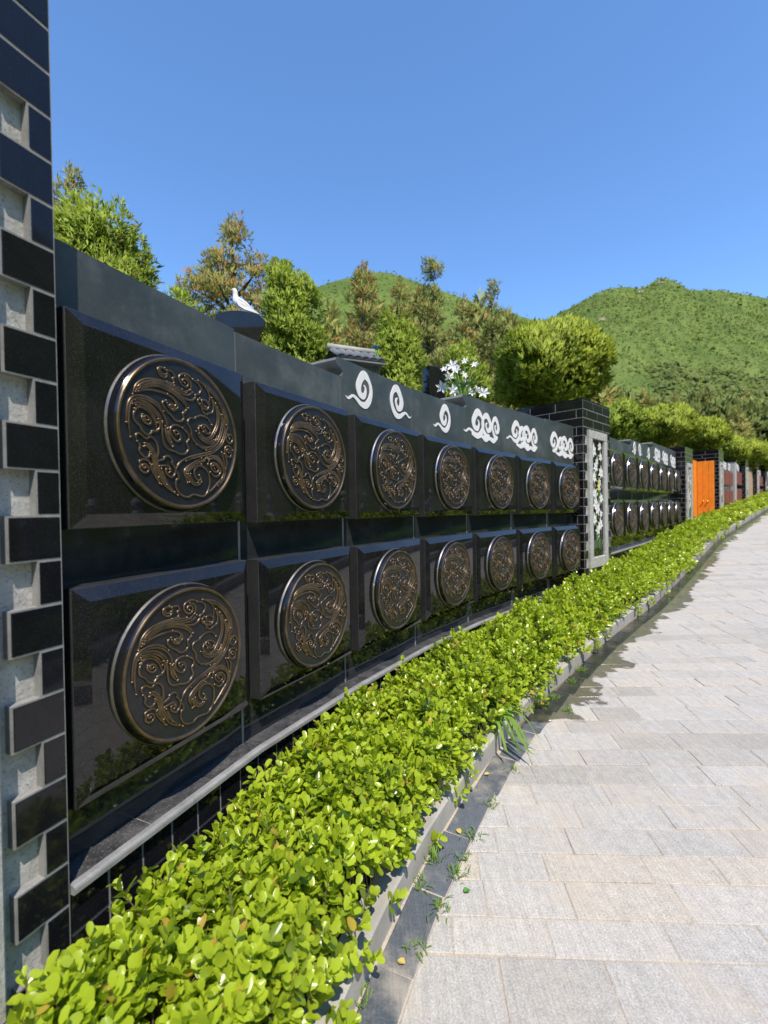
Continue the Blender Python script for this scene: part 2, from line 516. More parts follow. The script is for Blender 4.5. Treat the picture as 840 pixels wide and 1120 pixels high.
def clip(poly, p, q, keep_left):
    """Keeps the part of a polygon on one side of the line p -> q."""
    def side(a): return ((q[0] - p[0]) * (a[1] - p[1]) - (q[1] - p[1]) * (a[0] - p[0])) * (1 if keep_left else -1)
    out = []
    for i in range(len(poly)):
        a, b = poly[i], poly[(i + 1) % len(poly)]
        sa, sb = side(a), side(b)
        if sa >= 0: out.append(a)
        if (sa >= 0) != (sb >= 0):
            t = sa / (sa - sb); out.append((a[0] + (b[0] - a[0]) * t, a[1] + (b[1] - a[1]) * t))
    return out
def lay_path():
    V = []; F4 = []; F3 = {}; T = {}
    v0 = 1.459 - 0.15 * 14
    v = v0
    g = 0.0026
    while v < 26.5:
        dv = random.choice([0.14, 0.15, 0.15, 0.16, 0.17, 0.13]) if abs(v - (1.459 - 0.30)) > 0.01 else 0.30
        if 1.0 < v < 1.4 and abs(v + 0.15 - 1.459) < 0.2 and dv != 0.30: dv = 0.30; v = 1.459 - 0.30
        va, vb = v, v + dv
        l0, l1 = np.interp([va, vb], _lv, _lu); r0, r1 = np.interp([va, vb], _rv, _ru)
        u = min(l0, l1) - random.uniform(0, 0.3); base = random.random(); end = max(r0, r1)
        run = 0; tone = 0.5
        while u < end:
            L = random.choice([0.30, 0.32, 0.34, 0.28, 0.26, 0.38]) * (1.15 if dv > 0.25 else 1.0)
            poly = [(u + g, va + g), (u + L - g, va + g), (u + L - g, vb - g), (u + g, vb - g)]
            poly = [(a + random.uniform(-.002, .002), b + random.uniform(-.002, .002)) for a, b in poly]
            poly = clip(poly, (l0, va), (l1, vb), False)
            if len(poly) > 2: poly = clip(poly, (r0, va), (r1, vb), True)
            if run <= 0: tone = min(1, max(0, 0.5 * base + 0.6 * random.random() - 0.05)); run = random.choice([1, 1, 2, 3])
            run -= 1
            t = min(1, max(0, tone + random.uniform(-.09, .09)))
            if random.random() < 0.035: t = random.uniform(0, .15)
            u += L
            if len(poly) < 3: continue
            area = 0.5 * sum(poly[i][0] * poly[(i + 1) % len(poly)][1] - poly[(i + 1) % len(poly)][0] * poly[i][1] for i in range(len(poly)))
            if area < 0.0006: continue
            cx = sum(q[0] for q in poly) / len(poly); cy = sum(q[1] for q in poly) / len(poly)
            dz = random.uniform(-.0018, .0018); ta, tb = random.uniform(-.006, .006), random.uniform(-.008, .008)
            n = len(poly); b0 = len(V); e = 0.0035
            for lev in (0, 1, 2):
                for (a, q) in poly:
                    if lev == 2:
                        m_ = math.hypot(a - cx, q - cy) + 1e-6; a += (cx - a) / m_ * e * 1.3; q += (cy - q) / m_ * e * 1.3
                    xy = CU * a + CV * q
                    z = G(xy[0], xy[1]) + (-.02 if lev == 0 else dz + ta * (a - cx) + tb * (q - cy) - (e * .6 if lev == 1 else 0))
                    V.append((xy[0], xy[1], z))
            F3.setdefault(n, []).append(tuple(b0 + 2 * n + i for i in range(n))); T.setdefault(n, []).append(t)
            for lev in (0, 1):
                for i in range(n):
                    k = (i + 1) % n
                    F4.append((b0 + lev * n + i, b0 + lev * n + k, b0 + (lev + 1) * n + k, b0 + (lev + 1) * n + i)); T.setdefault('s', []).append(t)
        v += dv
    ks = sorted(F3)
    V = np.array(V)
    me = np_mesh('path', V, [np.array(F4)] + [np.array(F3[k]) for k in ks], 'paver', T['s'] + sum([T[k] for k in ks], []))
    UV = nearest_lay(V)
    uvl = me.uv_layers.new(name='lay')
    li = np.zeros(len(me.loops), dtype=np.int32); me.loops.foreach_get('vertex_index', li)
    uvl.data.foreach_set('uv', UV.astype(np.float32)[li].ravel())
    return link(bpy.data.objects.new('path', me))
path = tag(lay_path(), 'pale grey stone paver path', kind='structure')

def sheet(name, s_arr, o_funcs, z, mat):
    V = []; UV = []; F = []
    n = len(o_funcs)
    for s in s_arr:
        for o in o_funcs:
            q = float(o(s)) if callable(o) else o
            V.append(at(s, q, z)); UV.append((q, s))
    for i in range(len(s_arr) - 1):
        for j in range(n - 1):
            F.append((i * n + j, i * n + j + 1, (i + 1) * n + j + 1, (i + 1) * n + j))
    me = np_mesh(name, np.array(V), [np.array(F)], mat, [0.5] * len(F))
    uvl = me.uv_layers.new(name='lay')
    li = np.zeros(len(me.loops), dtype=np.int32); me.loops.foreach_get('vertex_index', li)
    uvl.data.foreach_set('uv', np.array(UV, dtype=np.float32)[li].ravel())
    return link(bpy.data.objects.new(name, me))
SA = np.arange(-2.2, 33.5, 0.1)
tag(sheet('path_bedding', SA, [lambda s: kerb_o(s) - 0.01, PATH_END], -0.0035, 'joint'), kind='structure')
grow = []
for a in np.arange(-2.2, 33.0, 0.34):
    k = float(kerb_o(a + 0.17))
    grow.append((a, a + 0.334, [(k + 0.008, k + 0.128, random.random())]))
tag(slabs('gutter', grow, 'slate', -0.001, 0.02), kind='structure')

# kerb blocks along the planting bed, and a plain kerb on the other side of the path
def kerb_blocks(name, o_of_s, width, height, step):
    b = MB()
    a = -2.2
    while a < 33.2:
        L = step + random.uniform(-.02, .02)
        s0, s1 = a + 0.003, a + L - 0.003
        n = 4; c = 0.008
        prof = lambda o: [(o - width, -0.1), (o - width, height), (o - c, height), (o, height - c), (o, -0.1)]
        R = []
        for i in range(n + 1):
            s = s0 + (s1 - s0) * i / n
            R.append([at(s, q, z) for q, z in prof(float(o_of_s(s)))])
        v = [p for r in R for p in r]; m = 5; f = []
        for i in range(n):
            for j in range(m - 1):
                f.append((i * m + j, (i + 1) * m + j, (i + 1) * m + j + 1, i * m + j + 1)[::-1])
        f.append((0, 1, 2, 3, 4)[::-1]); f.append(tuple(n * m + j for j in range(m)))
        b.add(v, f, 'kerb')
        a += L
    return tag(b.build(name), kind='structure')
kerb_blocks('kerb', kerb_o, 0.09, 0.1, 0.75)
kerb_blocks('kerb', lambda s: PATH_END + 0.13, 0.12, 0.14, 0.9)

# ground: one sheet out to the horizon; a terrace behind the wall; a slope beyond the path
def big_sheet(name, s_arr, o_arr, zf, mat, kind='structure', shift=None):
    V = []; F = []
    for s in s_arr:
        for o in o_arr:
            q = o + (shift(s) if shift and o > -1.6 else 0.0)
            p = at(s, q); p[2] = p[2] + zf(s, o); V.append(p)
    n = len(o_arr)
    for i in range(len(s_arr) - 1):
        for j in range(n - 1):
            F.append((i * n + j, i * n + j + 1, (i + 1) * n + j + 1, (i + 1) * n + j))
    me = np_mesh(name, np.array(V), [np.array(F)], mat)
    return tag(link(bpy.data.objects.new(name, me)), kind=kind)
m, nt, b = new_mat('hill_green')
v = geopos(nt)
n1 = noise(nt, v, 0.03, 8.0, 0.65); n2 = noise(nt, v, 0.22, 6.0, 0.7); n3 = noise(nt, v, 0.011, 5.0, 0.6)
c = ramp(nt, n1, [(0.32, (0.075, 0.115, 0.026)), (0.5, (0.115, 0.16, 0.036)), (0.66, (0.15, 0.195, 0.046))])
c = mix(nt, math_node(nt, 'MULTIPLY', smooth(nt, n2, 0.52, 0.7), 0.75), c, (0.04, 0.075, 0.015))
c = mix(nt, math_node(nt, 'MULTIPLY', smooth(nt, n3, 0.55, 0.75), 0.35), c, (0.2, 0.19, 0.07))
nt.links.new(c, b.inputs['Base Color']); b.inputs['Roughness'].default_value = 0.9; b.inputs['Specular IOR Level'].default_value = 0.1
M['hill'] = m
m, nt, b = new_mat('terrace_soil')
v = geopos(nt)
n1 = noise(nt, v, 0.6, 6.0, 0.7)
c = ramp(nt, n1, [(0.35, (0.09, 0.07, 0.045)), (0.52, (0.09, 0.12, 0.03)), (0.7, (0.06, 0.1, 0.02))])
nt.links.new(c, b.inputs['Base Color']); b.inputs['Roughness'].default_value = 0.95
M['terrace'] = m

gx = MB()
def ground_z(x, y): return G(x, y) - 0.05
gv = []; gf = []
gxs = np.concatenate([np.linspace(-1500, -40, 12), np.linspace(-30, 60, 46), np.linspace(80, 1500, 12)])
gys = np.concatenate([np.linspace(-800, -20, 10), np.linspace(-14, 60, 38), np.linspace(80, 2000, 14)])
for y in gys:
    for x in gxs:
        r = math.hypot(x, y)
        z = ground_z(x, y) if r < 60 else ground_z(x / r * 60, y / r * 60)
        gv.append((x, y, z - 0.02))
nx = len(gxs)
gf = [(j * nx + i, j * nx + i + 1, (j + 1) * nx + i + 1, (j + 1) * nx + i) for j in range(len(gys) - 1) for i in range(nx - 1)]
gx.add(gv, gf, 'terrace')
tag(gx.build('ground'), kind='structure')
bed = strip('planting_bed', np.arange(-2.2, 33.4, 0.2), [-0.06, lambda s: kerb_o(s) - 0.085], [0.03, 0.05], ['soil'])
tag(bed, kind='structure')

TERR0 = 1.75
def terrace_z(s, o):
    d = -o - 0.4
    if d < 0.02: return 0.2
    return TERR0 - 1.0 * (1 - math.exp(-max(0, s) / 9.0)) + 0.055 * d + 0.0016 * d * d
S_A3 = float(SP_S[np.argmin(np.hypot(*(SP - A3).T))])
big_sheet('terrace_ground', np.concatenate([np.arange(-2.2, 24, 0.4), np.arange(24, S_MAX, 1.5)]), [-60, -45, -32, -24, -18, -13, -9, -6, -4, -2.5, -1.5, -0.9, -0.44, -0.415], terrace_z, 'terrace', 'structure', lambda s: -0.7 if S_A3 + 0.9 < s < S_A3 + 4.9 else 0.0)
def slope_z(s, o):
    d = o - PATH_END
    return 0.13 if d < 0.8 else 0.13 + 0.5 * min(1, (d - 0.8) / 0.1) + 0.85 * max(0, d - 1.9) 
big_sheet('hillside', np.concatenate([np.arange(-2.2, 24, 0.8), np.arange(24, S_MAX, 1.5)]), [PATH_END + 0.13, 3.2, 3.4, 3.5, 4.5, 6, 9, 13, 18, 24, 32, 42], slope_z, 'hill')

# the slope carries on round behind the camera
V = []; F = []
bs_ = np.radians(np.linspace(112, 265, 40)); rs_ = [5.0, 6, 8, 11, 15, 20, 27, 36, 48]
for a in bs_:
    for r in rs_:
        x_, y_ = r * math.sin(a), r * math.cos(a)
        V.append((x_, y_, G(x_, y_) - 0.3 + 0.55 * (r - 5) + 0.25 * math.sin(a * 7 + r * .3) * (r / 20)))
n_ = len(rs_)
F = [(i * n_ + j, i * n_ + j + 1, (i + 1) * n_ + j + 1, (i + 1) * n_ + j) for i in range(len(bs_) - 1) for j in range(n_ - 1)]
tag(link(bpy.data.objects.new('hillside', np_mesh('hillside', np.array(V), [np.array(F)], 'hill'))), kind='structure')

# ------------------------------------------------------------------ niche wall: slabs with cloud medallions
STROKES = '-295,751,-342,732,-387,756,-397,802,-340,822,-282,787,-279,738,-320,699,-388,714,-425,769,-396,814,-317,828;-277,805,-199,805,-159,752,-194,720,-171,676,-204,648,-286,653;-788,382,-741,506,-619,605,-445,642,-286,649,-167,636;-747,419,-674,497,-536,571,-357,602,-168,590,-7,585,99,636;-727,431,-622,501,-470,555,-288,572,-96,554,57,554,137,608;-707,434,-602,478,-449,496,-290,486,-173,441,-113,356,-163,320,-223,347;-621,529,-448,562,-218,530,-48,454,32,368,-7,297;-695,476,-558,549,-380,564,-194,554,-20,542;10,707,-28,734,11,767,67,735,60,676,-5,660,-67,703,-85,766,-38,821,52,836,148,797;12,807,89,768,119,705,111,640;148,791,236,768,299,699,269,621,196,588,189,544,108,492,-47,508,-193,573;382,453,321,476,314,538,385,547,447,490,416,424,330,427,276,478;277,556,238,523,248,472,302,434,318,384,385,346,444,374,513,395,536,488,503,613;252,803,368,755,460,634,447,507;265,804,477,734,670,595,792,429,826,263,800,133;362,756,535,662,699,495,772,299,751,124;503,613,589,475,606,295,557,155,458,30,341,-11;621,491,697,317,673,145,607,8,484,-97,337,-148,199,-113;711,403,763,211,700,4,573,-114,452,-184,251,-245,60,-302,-96,-386,-167,-487;492,215,407,298,294,314,196,273,181,252,93,239,47,171,102,72,115,-13,186,-94,338,-137,484,-108;346,152,378,112,339,103,289,153,341,191,426,157,466,103,415,68,329,88;261,160,240,93,313,9,427,-9,517,45,556,122;199,75,278,-19,425,-68,540,-37,602,54;-200,310,-247,348,-210,372,-163,334,-188,294,-259,322,-293,375;-304,407,-351,381,-359,336,-307,274,-222,219,-167,170,-81,168,-24,211,-33,284,25,339;-278,496,-184,453,-145,384,-175,352;-830,-143,-852,27,-843,164,-821,263,-759,333,-636,359,-498,328,-389,255,-311,139,-298,38;-795,264,-709,297,-586,280,-479,214,-396,109,-372,6;-773,212,-681,246,-566,201,-486,101,-451,-5;-579,104,-615,97,-642,133,-599,147,-547,111,-553,58,-616,56,-669,107,-662,158;-753,205,-784,145,-776,71,-707,11,-667,-49,-594,-88,-540,-52,-524,-26,-451,-14,-412,48,-432,139;-123,-9,-160,-26,-188,13,-154,36,-90,-9,-87,-80,-150,-108,-222,-54,-251,24,-218,82,-144,108,-45,86;-45,86,48,17,67,-50,26,-108,50,-197,-16,-265,-105,-273,-190,-248,-285,-231,-349,-174,-373,-51,-374,102;-324,67,-316,-51,-278,-132,-218,-192;-274,51,-262,-69,-208,-182;-742,-183,-760,-113,-709,-83,-617,-134,-552,-104,-470,-163,-443,-272,-459,-388;-742,-183,-707,-233,-714,-301,-648,-370,-580,-357,-565,-301;-651,-237,-609,-223,-553,-285,-525,-389,-502,-511,-452,-636,-408,-697;-588,-243,-518,-317,-485,-462,-428,-599,-333,-721,-145,-832;-571,-444,-531,-544,-431,-686;-547,-324,-475,-503,-411,-625;-636,-498,-664,-504,-678,-471,-636,-457,-588,-507,-607,-554,-669,-557,-713,-514,-705,-468,-718,-427,-665,-400,-598,-410,-550,-462;-450,-400,-364,-370,-347,-338,-283,-324,-228,-371,-230,-412,-178,-489,-194,-564,-252,-598,-322,-553,-327,-493,-269,-494;-429,-462,-361,-452,-291,-456,-251,-512,-281,-538;-403,-495,-365,-592,-316,-683,-200,-793;-167,-476,-126,-596,-164,-626,-174,-720,-107,-820,19,-856,105,-822,166,-822,296,-842,383,-783,430,-652,414,-516,329,-432,232,-406,157,-462,147,-540,207,-616,263,-596,237,-544;56,-484,47,-583,116,-673,211,-681,274,-633;282,-299,138,-372,17,-449,-29,-522,25,-655;332,-337,178,-387,57,-444,2,-524,57,-648;452,-184,332,-316,164,-381,96,-439;534,-430,505,-387,560,-377,611,-430,588,-475,509,-465,461,-403,492,-349,590,-362,657,-440,623,-516,531,-542,449,-486;403,-372,434,-298,532,-280,653,-343,719,-450,691,-553,620,-615,496,-721,392,-791;450,-238,600,-254,736,-389,749,-506,658,-630;863,60,837,101,891,121,929,64,900,3,828,-11,780,43,825,115;840,-162,792,-136,826,-106,890,-155,871,-224,796,-217,753,-152,778,-75,852,-63,917,-116;689,-172,718,-271,758,-396;742,-188,787,-293,778,-415'
def medallion_mesh(R=0.244):
    """Cast disc with a bronze ring and cloud scrolls in relief. Local: x along the wall, -y out of it, z up."""
    b = MB()
    prof = [(0.262, 0.0, 'steel'), (0.263, 0.012, 'steel'), (0.2605, 0.021, 'steel'), (0.258, 0.027, 'darkmetal'), (0.2555, 0.038, 'darkmetal'), (0.2515, 0.047, 'darkmetal'), (0.2475, 0.0515, 'bronze'),
            (0.2445, 0.0545, 'bronze'), (0.2395, 0.0545, 'bronze'), (0.2365, 0.0515, 'patina'), (0.233, 0.0485, 'patina'), (0.0, 0.0485, None)]
    n = 96
    prev = None
    for (r0, o0, m), (r1, o1, _) in zip(prof[:-1], prof[1:]):
        ring = lambda r, o: [(r * math.cos(2 * math.pi * k / n), -o, r * math.sin(2 * math.pi * k / n)) for k in range(n)]
        if r1 == 0.0:
            b.add(ring(r0, o0), [tuple(range(n))], 'patina')
        else:
            b.add(ring(r0, o0) + ring(r1, o1), [(k, (k + 1) % n, n + (k + 1) % n, n + k) for k in range(n)], m, True)
    rng = random.Random(3)
    lines = []
    for st in STROKES.split(';'):
        c = [int(a) / 1000 for a in st.split(',')]
        lines.append(catmull(list(zip(c[0::2], c[1::2])), 5) * R)
    for i in (2, 3, 4, 6, 7, 14, 16, 17, 18, 22, 26, 27, 28, 33, 37, 38, 39, 40, 46, 47, 48, 51, 52):   # feathered bundles
        P = lines[i]; D = np.gradient(P, axis=0); D /= np.hypot(D[:, 0], D[:, 1])[:, None] + 1e-9
        L = len(P); a_, b_ = int(L * .12), max(int(L * .82), int(L * .12) + 4)
        for sg in (1, -1):
            Q = P + np.stack([-D[:, 1], D[:, 0]], 1) * R * 0.03 * sg
            Q = Q[a_:b_]
            if np.hypot(Q[:, 0], Q[:, 1]).max() < 0.925 * R: lines.append(Q); break
    for q, P in enumerate(lines):
        D = np.gradient(P, axis=0); D /= np.hypot(D[:, 0], D[:, 1])[:, None] + 1e-9
        nn = np.stack([-D[:, 1], D[:, 0]], 1)
        L = len(P); base = 0.0485 + q * 0.00001
        v = []; f = []
        for i in range(L):
            e = min(i, L - 1 - i) / 3.0
            k = 0.45 + 0.55 * min(1.0, e)
            w = 0.0043 * k; h = 0.0047 * k
            for a, z in ((-1, -0.001), (-0.82, h * 0.55), (-0.3, h * 0.97), (0.3, h * 0.97), (0.82, h * 0.55), (1, -0.001)):
                p = P[i] + nn[i] * a * w
                v.append((p[0], -(base + z), p[1]))
        for i in range(L - 1):
            for j in range(5):
                f.append((i * 6 + j, i * 6 + j + 1, (i + 1) * 6 + j + 1, (i + 1) * 6 + j))
        k0 = len(b.f)
        b.add(v, f, 'bronze', True)
        dk = b.mat('patina')
        for t in range(len(f)):
            if t % 5 in (0, 4): b.mi[k0 + t] = dk
        for i in (0, L - 1):                     # round drop at each end of a scroll
            ce = P[i]; r = 0.0040
            vv = [(ce[0], -(base + 0.0052), ce[1])]; ff = []
            for k in range(8):
                a = k * math.pi / 4
                vv.append((ce[0] + r * .7 * math.cos(a), -(base + 0.0042), ce[1] + r * .7 * math.sin(a)))
            for k in range(8):
                a = k * math.pi / 4
                vv.append((ce[0] + r * math.cos(a), -base + 0.001, ce[1] + r * math.sin(a)))
            for k in range(8):
                k2 = (k + 1) % 8
                ff += [(0, 1 + k, 1 + k2), (1 + k, 9 + k, 9 + k2, 1 + k2)]
            b.add(vv, ff, 'bronze', True)
    me = b.mesh('medallion')
    bm_fix(me)
    return me
def bm_fix(me):
    import bmesh
    bm = bmesh.new(); bm.from_mesh(me)
    for f in bm.faces:
        pass
    bm.to_mesh(me); bm.free()

def slab_mesh(w, H=0.6, D=0.075, bev=0.045, rise=0.018, face='polished'):
    b = MB()
    def ring(i, o): return [(i, -o, i), (w - i, -o, i), (w - i, -o, H - i), (i, -o, H - i)]
    r0 = ring(0, -D); r1 = ring(0, -0.002); r2 = ring(0.002, 0); r3 = ring(bev, rise); 
    b.add(r0 + r1, [(k, (k + 1) % 4, 4 + (k + 1) % 4, 4 + k) for k in range(4)], 'side')
    b.add(r1 + r2, [(k, (k + 1) % 4, 4 + (k + 1) % 4, 4 + k) for k in range(4)], 'side')
    b.add(r2 + r3, [(k, (k + 1) % 4, 4 + (k + 1) % 4, 4 + k) for k in range(4)], face)
    b.add(r3, [(0, 1, 2, 3)], face)
    return b.mesh('niche_slab')

SWIRL = [(-0.176, -0.069, 0.0033), (-0.143, -0.079, 0.0145), (-0.097, -0.056, 0.0172), (-0.058, -0.066, 0.0238), (-0.01, -0.09, 0.033), (0.044, -0.092, 0.0436),
         (0.087, -0.06, 0.0409), (0.111, -0.012, 0.033), (0.109, 0.031, 0.033), (0.091, 0.065, 0.0317), (0.061, 0.091, 0.0475), (0.027, 0.096, 0.0554), (-0.011, 0.058, 0.0502),
         (-0.032, 0.012, 0.0528), (-0.019, -0.028, 0.0436), (0.023, -0.04, 0.037), (0.047, -0.009, 0.0224), (0.044, 0.02, 0.0172), (0.025, 0.032, 0.0092)]
def cloud_mesh(kind):
    """White inlaid cloud: single scrolls, or clusters of two and three."""
    b = MB(); lev = [0]
    def ribbon(pts, ox, oz, sx, sz):
        P = catmull(pts, 6)
        xy = P[:, :2] * [sx, sz] + [ox, oz]; w = np.abs(P[:, 2]) * (abs(sx) + sz) / 2 / 2
        D = np.gradient(xy, axis=0); D /= np.hypot(D[:, 0], D[:, 1])[:, None]
        nn = np.stack([-D[:, 1], D[:, 0]], 1)
        a = xy + nn * w[:, None]; c = xy - nn * w[:, None]
        lev[0] += 1; o = 0.004 + 0.0004 * lev[0]
        L = len(P); v = []
        for i in range(L):
            v += [(a[i, 0], 0.0, a[i, 1]), (a[i, 0], -o, a[i, 1]), (c[i, 0], -o, c[i, 1]), (c[i, 0], 0.0, c[i, 1])]
        f = []
        for i in range(L - 1):
            for j in range(3):
                q = (i * 4 + j, i * 4 + j + 1, (i + 1) * 4 + j + 1, (i + 1) * 4 + j)
                f.append(q if sx < 0 else q[::-1])
        b.add(v, f, 'white')
    body = SWIRL[4:]
    if kind == 'single': ribbon(SWIRL, 0.03, 0, 0.93, 0.98)
    if kind == 'single_mirrored': ribbon(SWIRL, -0.03, 0, -0.93, 0.98)
    if kind in ('double', 'triple', 'cluster'):
        if kind == 'double':
            ribbon(SWIRL, -0.09, 0.0, 1.25, 1.12); xs = 0.16
        elif kind == 'triple':
            ribbon(SWIRL, -0.2, 0.025, 1.1, 1.0); xs = 0.12
        else:
            ribbon(body, -0.24, 0.02, 1.15, 1.05); xs = 0.12
        ribbon(body, xs, 0.0, -1.1, 1.0)
        ribbon(body, xs + 0.17, 0.0, -0.85, 0.95)
        if kind != 'double': ribbon(body, -0.06, -0.005, 0.9, 0.9)
        base = [(-0.2, -0.1, 0.02), (-0.1, -0.115, 0.045), (-0.02, -0.105, 0.03), (0.06, -0.125, 0.055), (0.14, -0.11, 0.035), (0.22, -0.125, 0.05), (0.3, -0.09, 0.02)]
        ribbon(base, 0.03, 0.0, 1.0, 1.0)
    return b.mesh('cloud_inlay')

MEDAL = medallion_mesh()
CLOUD = {k: cloud_mesh(k) for k in ('single', 'single_mirrored', 'double', 'triple', 'cluster')}
BACK = 0.075; THICK = 0.36
SLOPE = -0.0112

def niche_wall(label, segs, z_mid, tops, clouds, ext0, ext1, slope=SLOPE, kind='medallion', rows=((0.559,), (-0.202,)), H=0.6, steps=(), ledge=True, base_drop=0.7, face='polished', frieze='frieze'):
    """segs: (x, y, heading, width) of each column's slab. Heights are relative to z_mid (eye level for the first wall)."""
    n = len(segs)
    x0, y0, a0, _ = segs[0]
    org = Vector((x0, y0, float(G(x0, y0))))
    root = empty('niche_wall', org)
    tag(root, label, 'niche wall', 'niche walls along the path', 'thing')
    ends = []
    for (x, y, a, w) in segs:
        A = np.array([x, y]); ends.append((A, A + hv(a) * w))
    J = [ends[0][0] - hv(a0) * ext0]; NN = [nv(a0)]
    for i in range(n - 1):
        nn = nv((segs[i][2] + segs[i + 1][2]) / 2)
        J.append((ends[i][1] + ends[i + 1][0]) / 2); NN.append(nn)
    aL = segs[-1][2]
    J.append(ends[-1][1] + hv(aL) * ext1); NN.append(nv(aL))
    F = [j - q * BACK for j, q in zip(J, NN)]
    K = [j - q * (BACK + THICK) for j, q in zip(J, NN)]
    cum = [0.0]
    for i in range(n): cum.append(cum[-1] + float(np.hypot(*(J[i + 1] - J[i]))))
    zs = [slope * c for c in cum]
    loc = lambda p, z: (p[0] - org.x, p[1] - org.y, z - org.z)
    ztop = rows[0][0] - 0.004
    # core
    b = MB(); v = []
    for i in range(n + 1):
        zt = z_mid + ztop + zs[i]; zb = org.z - 0.4 + (G(*J[i]) - org.z)
        v += [loc(F[i], zb), loc(F[i], zt), loc(K[i], zt), loc(K[i], zb)]
    f = []
    for i in range(n):
        for j in range(3):
            f.append((i * 4 + j, (i + 1) * 4 + j, (i + 1) * 4 + j + 1, i * 4 + j + 1))
    f += [(0, 1, 2, 3), tuple(n * 4 + k for k in (3, 2, 1, 0))]
    b.add(v, f, 'semi')
    # pale strips at the column joints, coloured to stand in for reflected sky
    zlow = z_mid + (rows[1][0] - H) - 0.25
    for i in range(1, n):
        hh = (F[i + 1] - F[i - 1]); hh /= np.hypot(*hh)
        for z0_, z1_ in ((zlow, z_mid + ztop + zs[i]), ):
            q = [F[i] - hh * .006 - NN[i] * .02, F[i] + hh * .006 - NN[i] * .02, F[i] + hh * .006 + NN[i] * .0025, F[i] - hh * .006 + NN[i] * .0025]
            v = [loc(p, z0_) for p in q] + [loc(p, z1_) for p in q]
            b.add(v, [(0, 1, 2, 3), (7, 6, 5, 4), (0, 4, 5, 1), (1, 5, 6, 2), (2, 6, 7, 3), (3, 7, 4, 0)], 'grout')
    b.build('wall_core', root, (0, 0, 0))
    # frieze panels
    for i in range(n):
        hh = J[i + 1] - J[i]; L = float(np.hypot(*hh)); hh /= L
        g = 0.003
        a_, c_ = F[i] + hh * g, F[i + 1] - hh * g
        ka, kc = K[i] + hh * g, K[i + 1] - hh * g
        zb = z_mid + rows[0][0] - 0.002 + min(zs[i], zs[i + 1])
        top = z_mid + tops[i]
        b = MB()
        if i in steps:
            pz = z_mid + tops[i - 1] + 0.003; Hs = top - pz
            pf = [(0.0, -10), (-0.02, 0.0), (0.004, 0.03), (0.022, 0.14), (0.026, 0.28), (0.016, 0.40), (-0.012, 0.52), (-0.034, 0.64), (-0.042, 0.78), (-0.036, 0.92), (-0.018, 1.0)]
            poly = [(0.0, zb)] + [(0.0, pz - 0.003)] + [(dx, pz + k * Hs) for dx, k in pf[1:]]
        else:
            poly = [(0.0, zb), (0.0, top)]
        m_ = len(poly)
        fr = [loc(a_ + hh * dx, z) for dx, z in poly] + [loc(c_, top), loc(c_, zb)]
        bk = [loc(ka + hh * dx, z) for dx, z in poly] + [loc(kc, top), loc(kc, zb)]
        T = len(fr)
        b.add(fr, [tuple(range(T - 1, -1, -1))], frieze)
        b.add(bk, [tuple(range(T))], 'cap')
        sd = [(k, k + 1, T + k + 1, T + k) for k in range(T - 1)]
        b.add(fr + bk, sd, 'cap')
        b.build('frieze_panel', root, (0, 0, 0))
    # ledge and tiled foot
    if ledge:
        zl = z_mid + rows[1][0] - H - 0.183
        b = MB(); b2 = MB(); b3 = MB()
        oL = 0.03
        P = [j + q * (oL - 0.02) for j, q in zip(J, NN)]; Q = [j + q * oL for j, q in zip(J, NN)]; R_ = [j + q * (oL - 0.01) for j, q in zip(J, NN)]
        dist = 0.0; k = 0
        for i in range(n):
            hh = J[i + 1] - J[i]; L = float(np.hypot(*hh)); hh /= L
            m_ = max(1, round(L / 0.235))
            for t in range(m_):
                u0, u1 = t / m_, (t + 1) / m_
                e = 0.004 / L
                q = [F[i] + (F[i + 1] - F[i]) * (u0 + e), P[i] + (P[i + 1] - P[i]) * (u0 + e), P[i] + (P[i + 1] - P[i]) * (u1 - e), F[i] + (F[i + 1] - F[i]) * (u1 - e)]
                z = zl + zs[i] + (zs[i + 1] - zs[i]) * (u0 + u1) / 2
                b.add([loc(p, z - 0.03) for p in q] + [loc(p, z) for p in q], [(4, 5, 6, 7), (0, 1, 5, 4), (1, 2, 6, 5), (2, 3, 7, 6)], 'ledge')
            # grout bed and rounded nosing
            za, zc = zl + zs[i], zl + zs[i + 1]
            b.add([loc(F[i], za - .004), loc(P[i], za - .004), loc(P[i + 1], zc - .004), loc(F[i + 1], zc - .004)], [(0, 1, 2, 3)], 'grout')
            prof = [(-0.022, 0.003), (-0.004, 0.004), (0.002, 0.0), (0.004, -0.005), (0.004, -0.017), (-0.002, -0.021), (-0.03, -0.021)]
            va = [loc(Q[i] + NN[i] * o, za + z) for o, z in prof]; vc = [loc(Q[i + 1] + NN[i + 1] * o, zc + z) for o, z in prof]
            T = len(prof)
            b2.add(va + vc, [(t, t + 1, T + t + 1, T + t) for t in range(T - 1)] + [tuple(range(T - 1, -1, -1)), tuple(T + t for t in range(T))], 'nose')
            m_ = max(1, round(L / 0.117))
            b3.add([loc(R_[i] - NN[i] * .012, za - 0.6), loc(R_[i + 1] - NN[i + 1] * .012, zc - 0.6), loc(R_[i + 1] - NN[i + 1] * .012, zc - 0.02), loc(R_[i] - NN[i] * .012, za - 0.02)], [(0, 1, 2, 3)], 'grout')
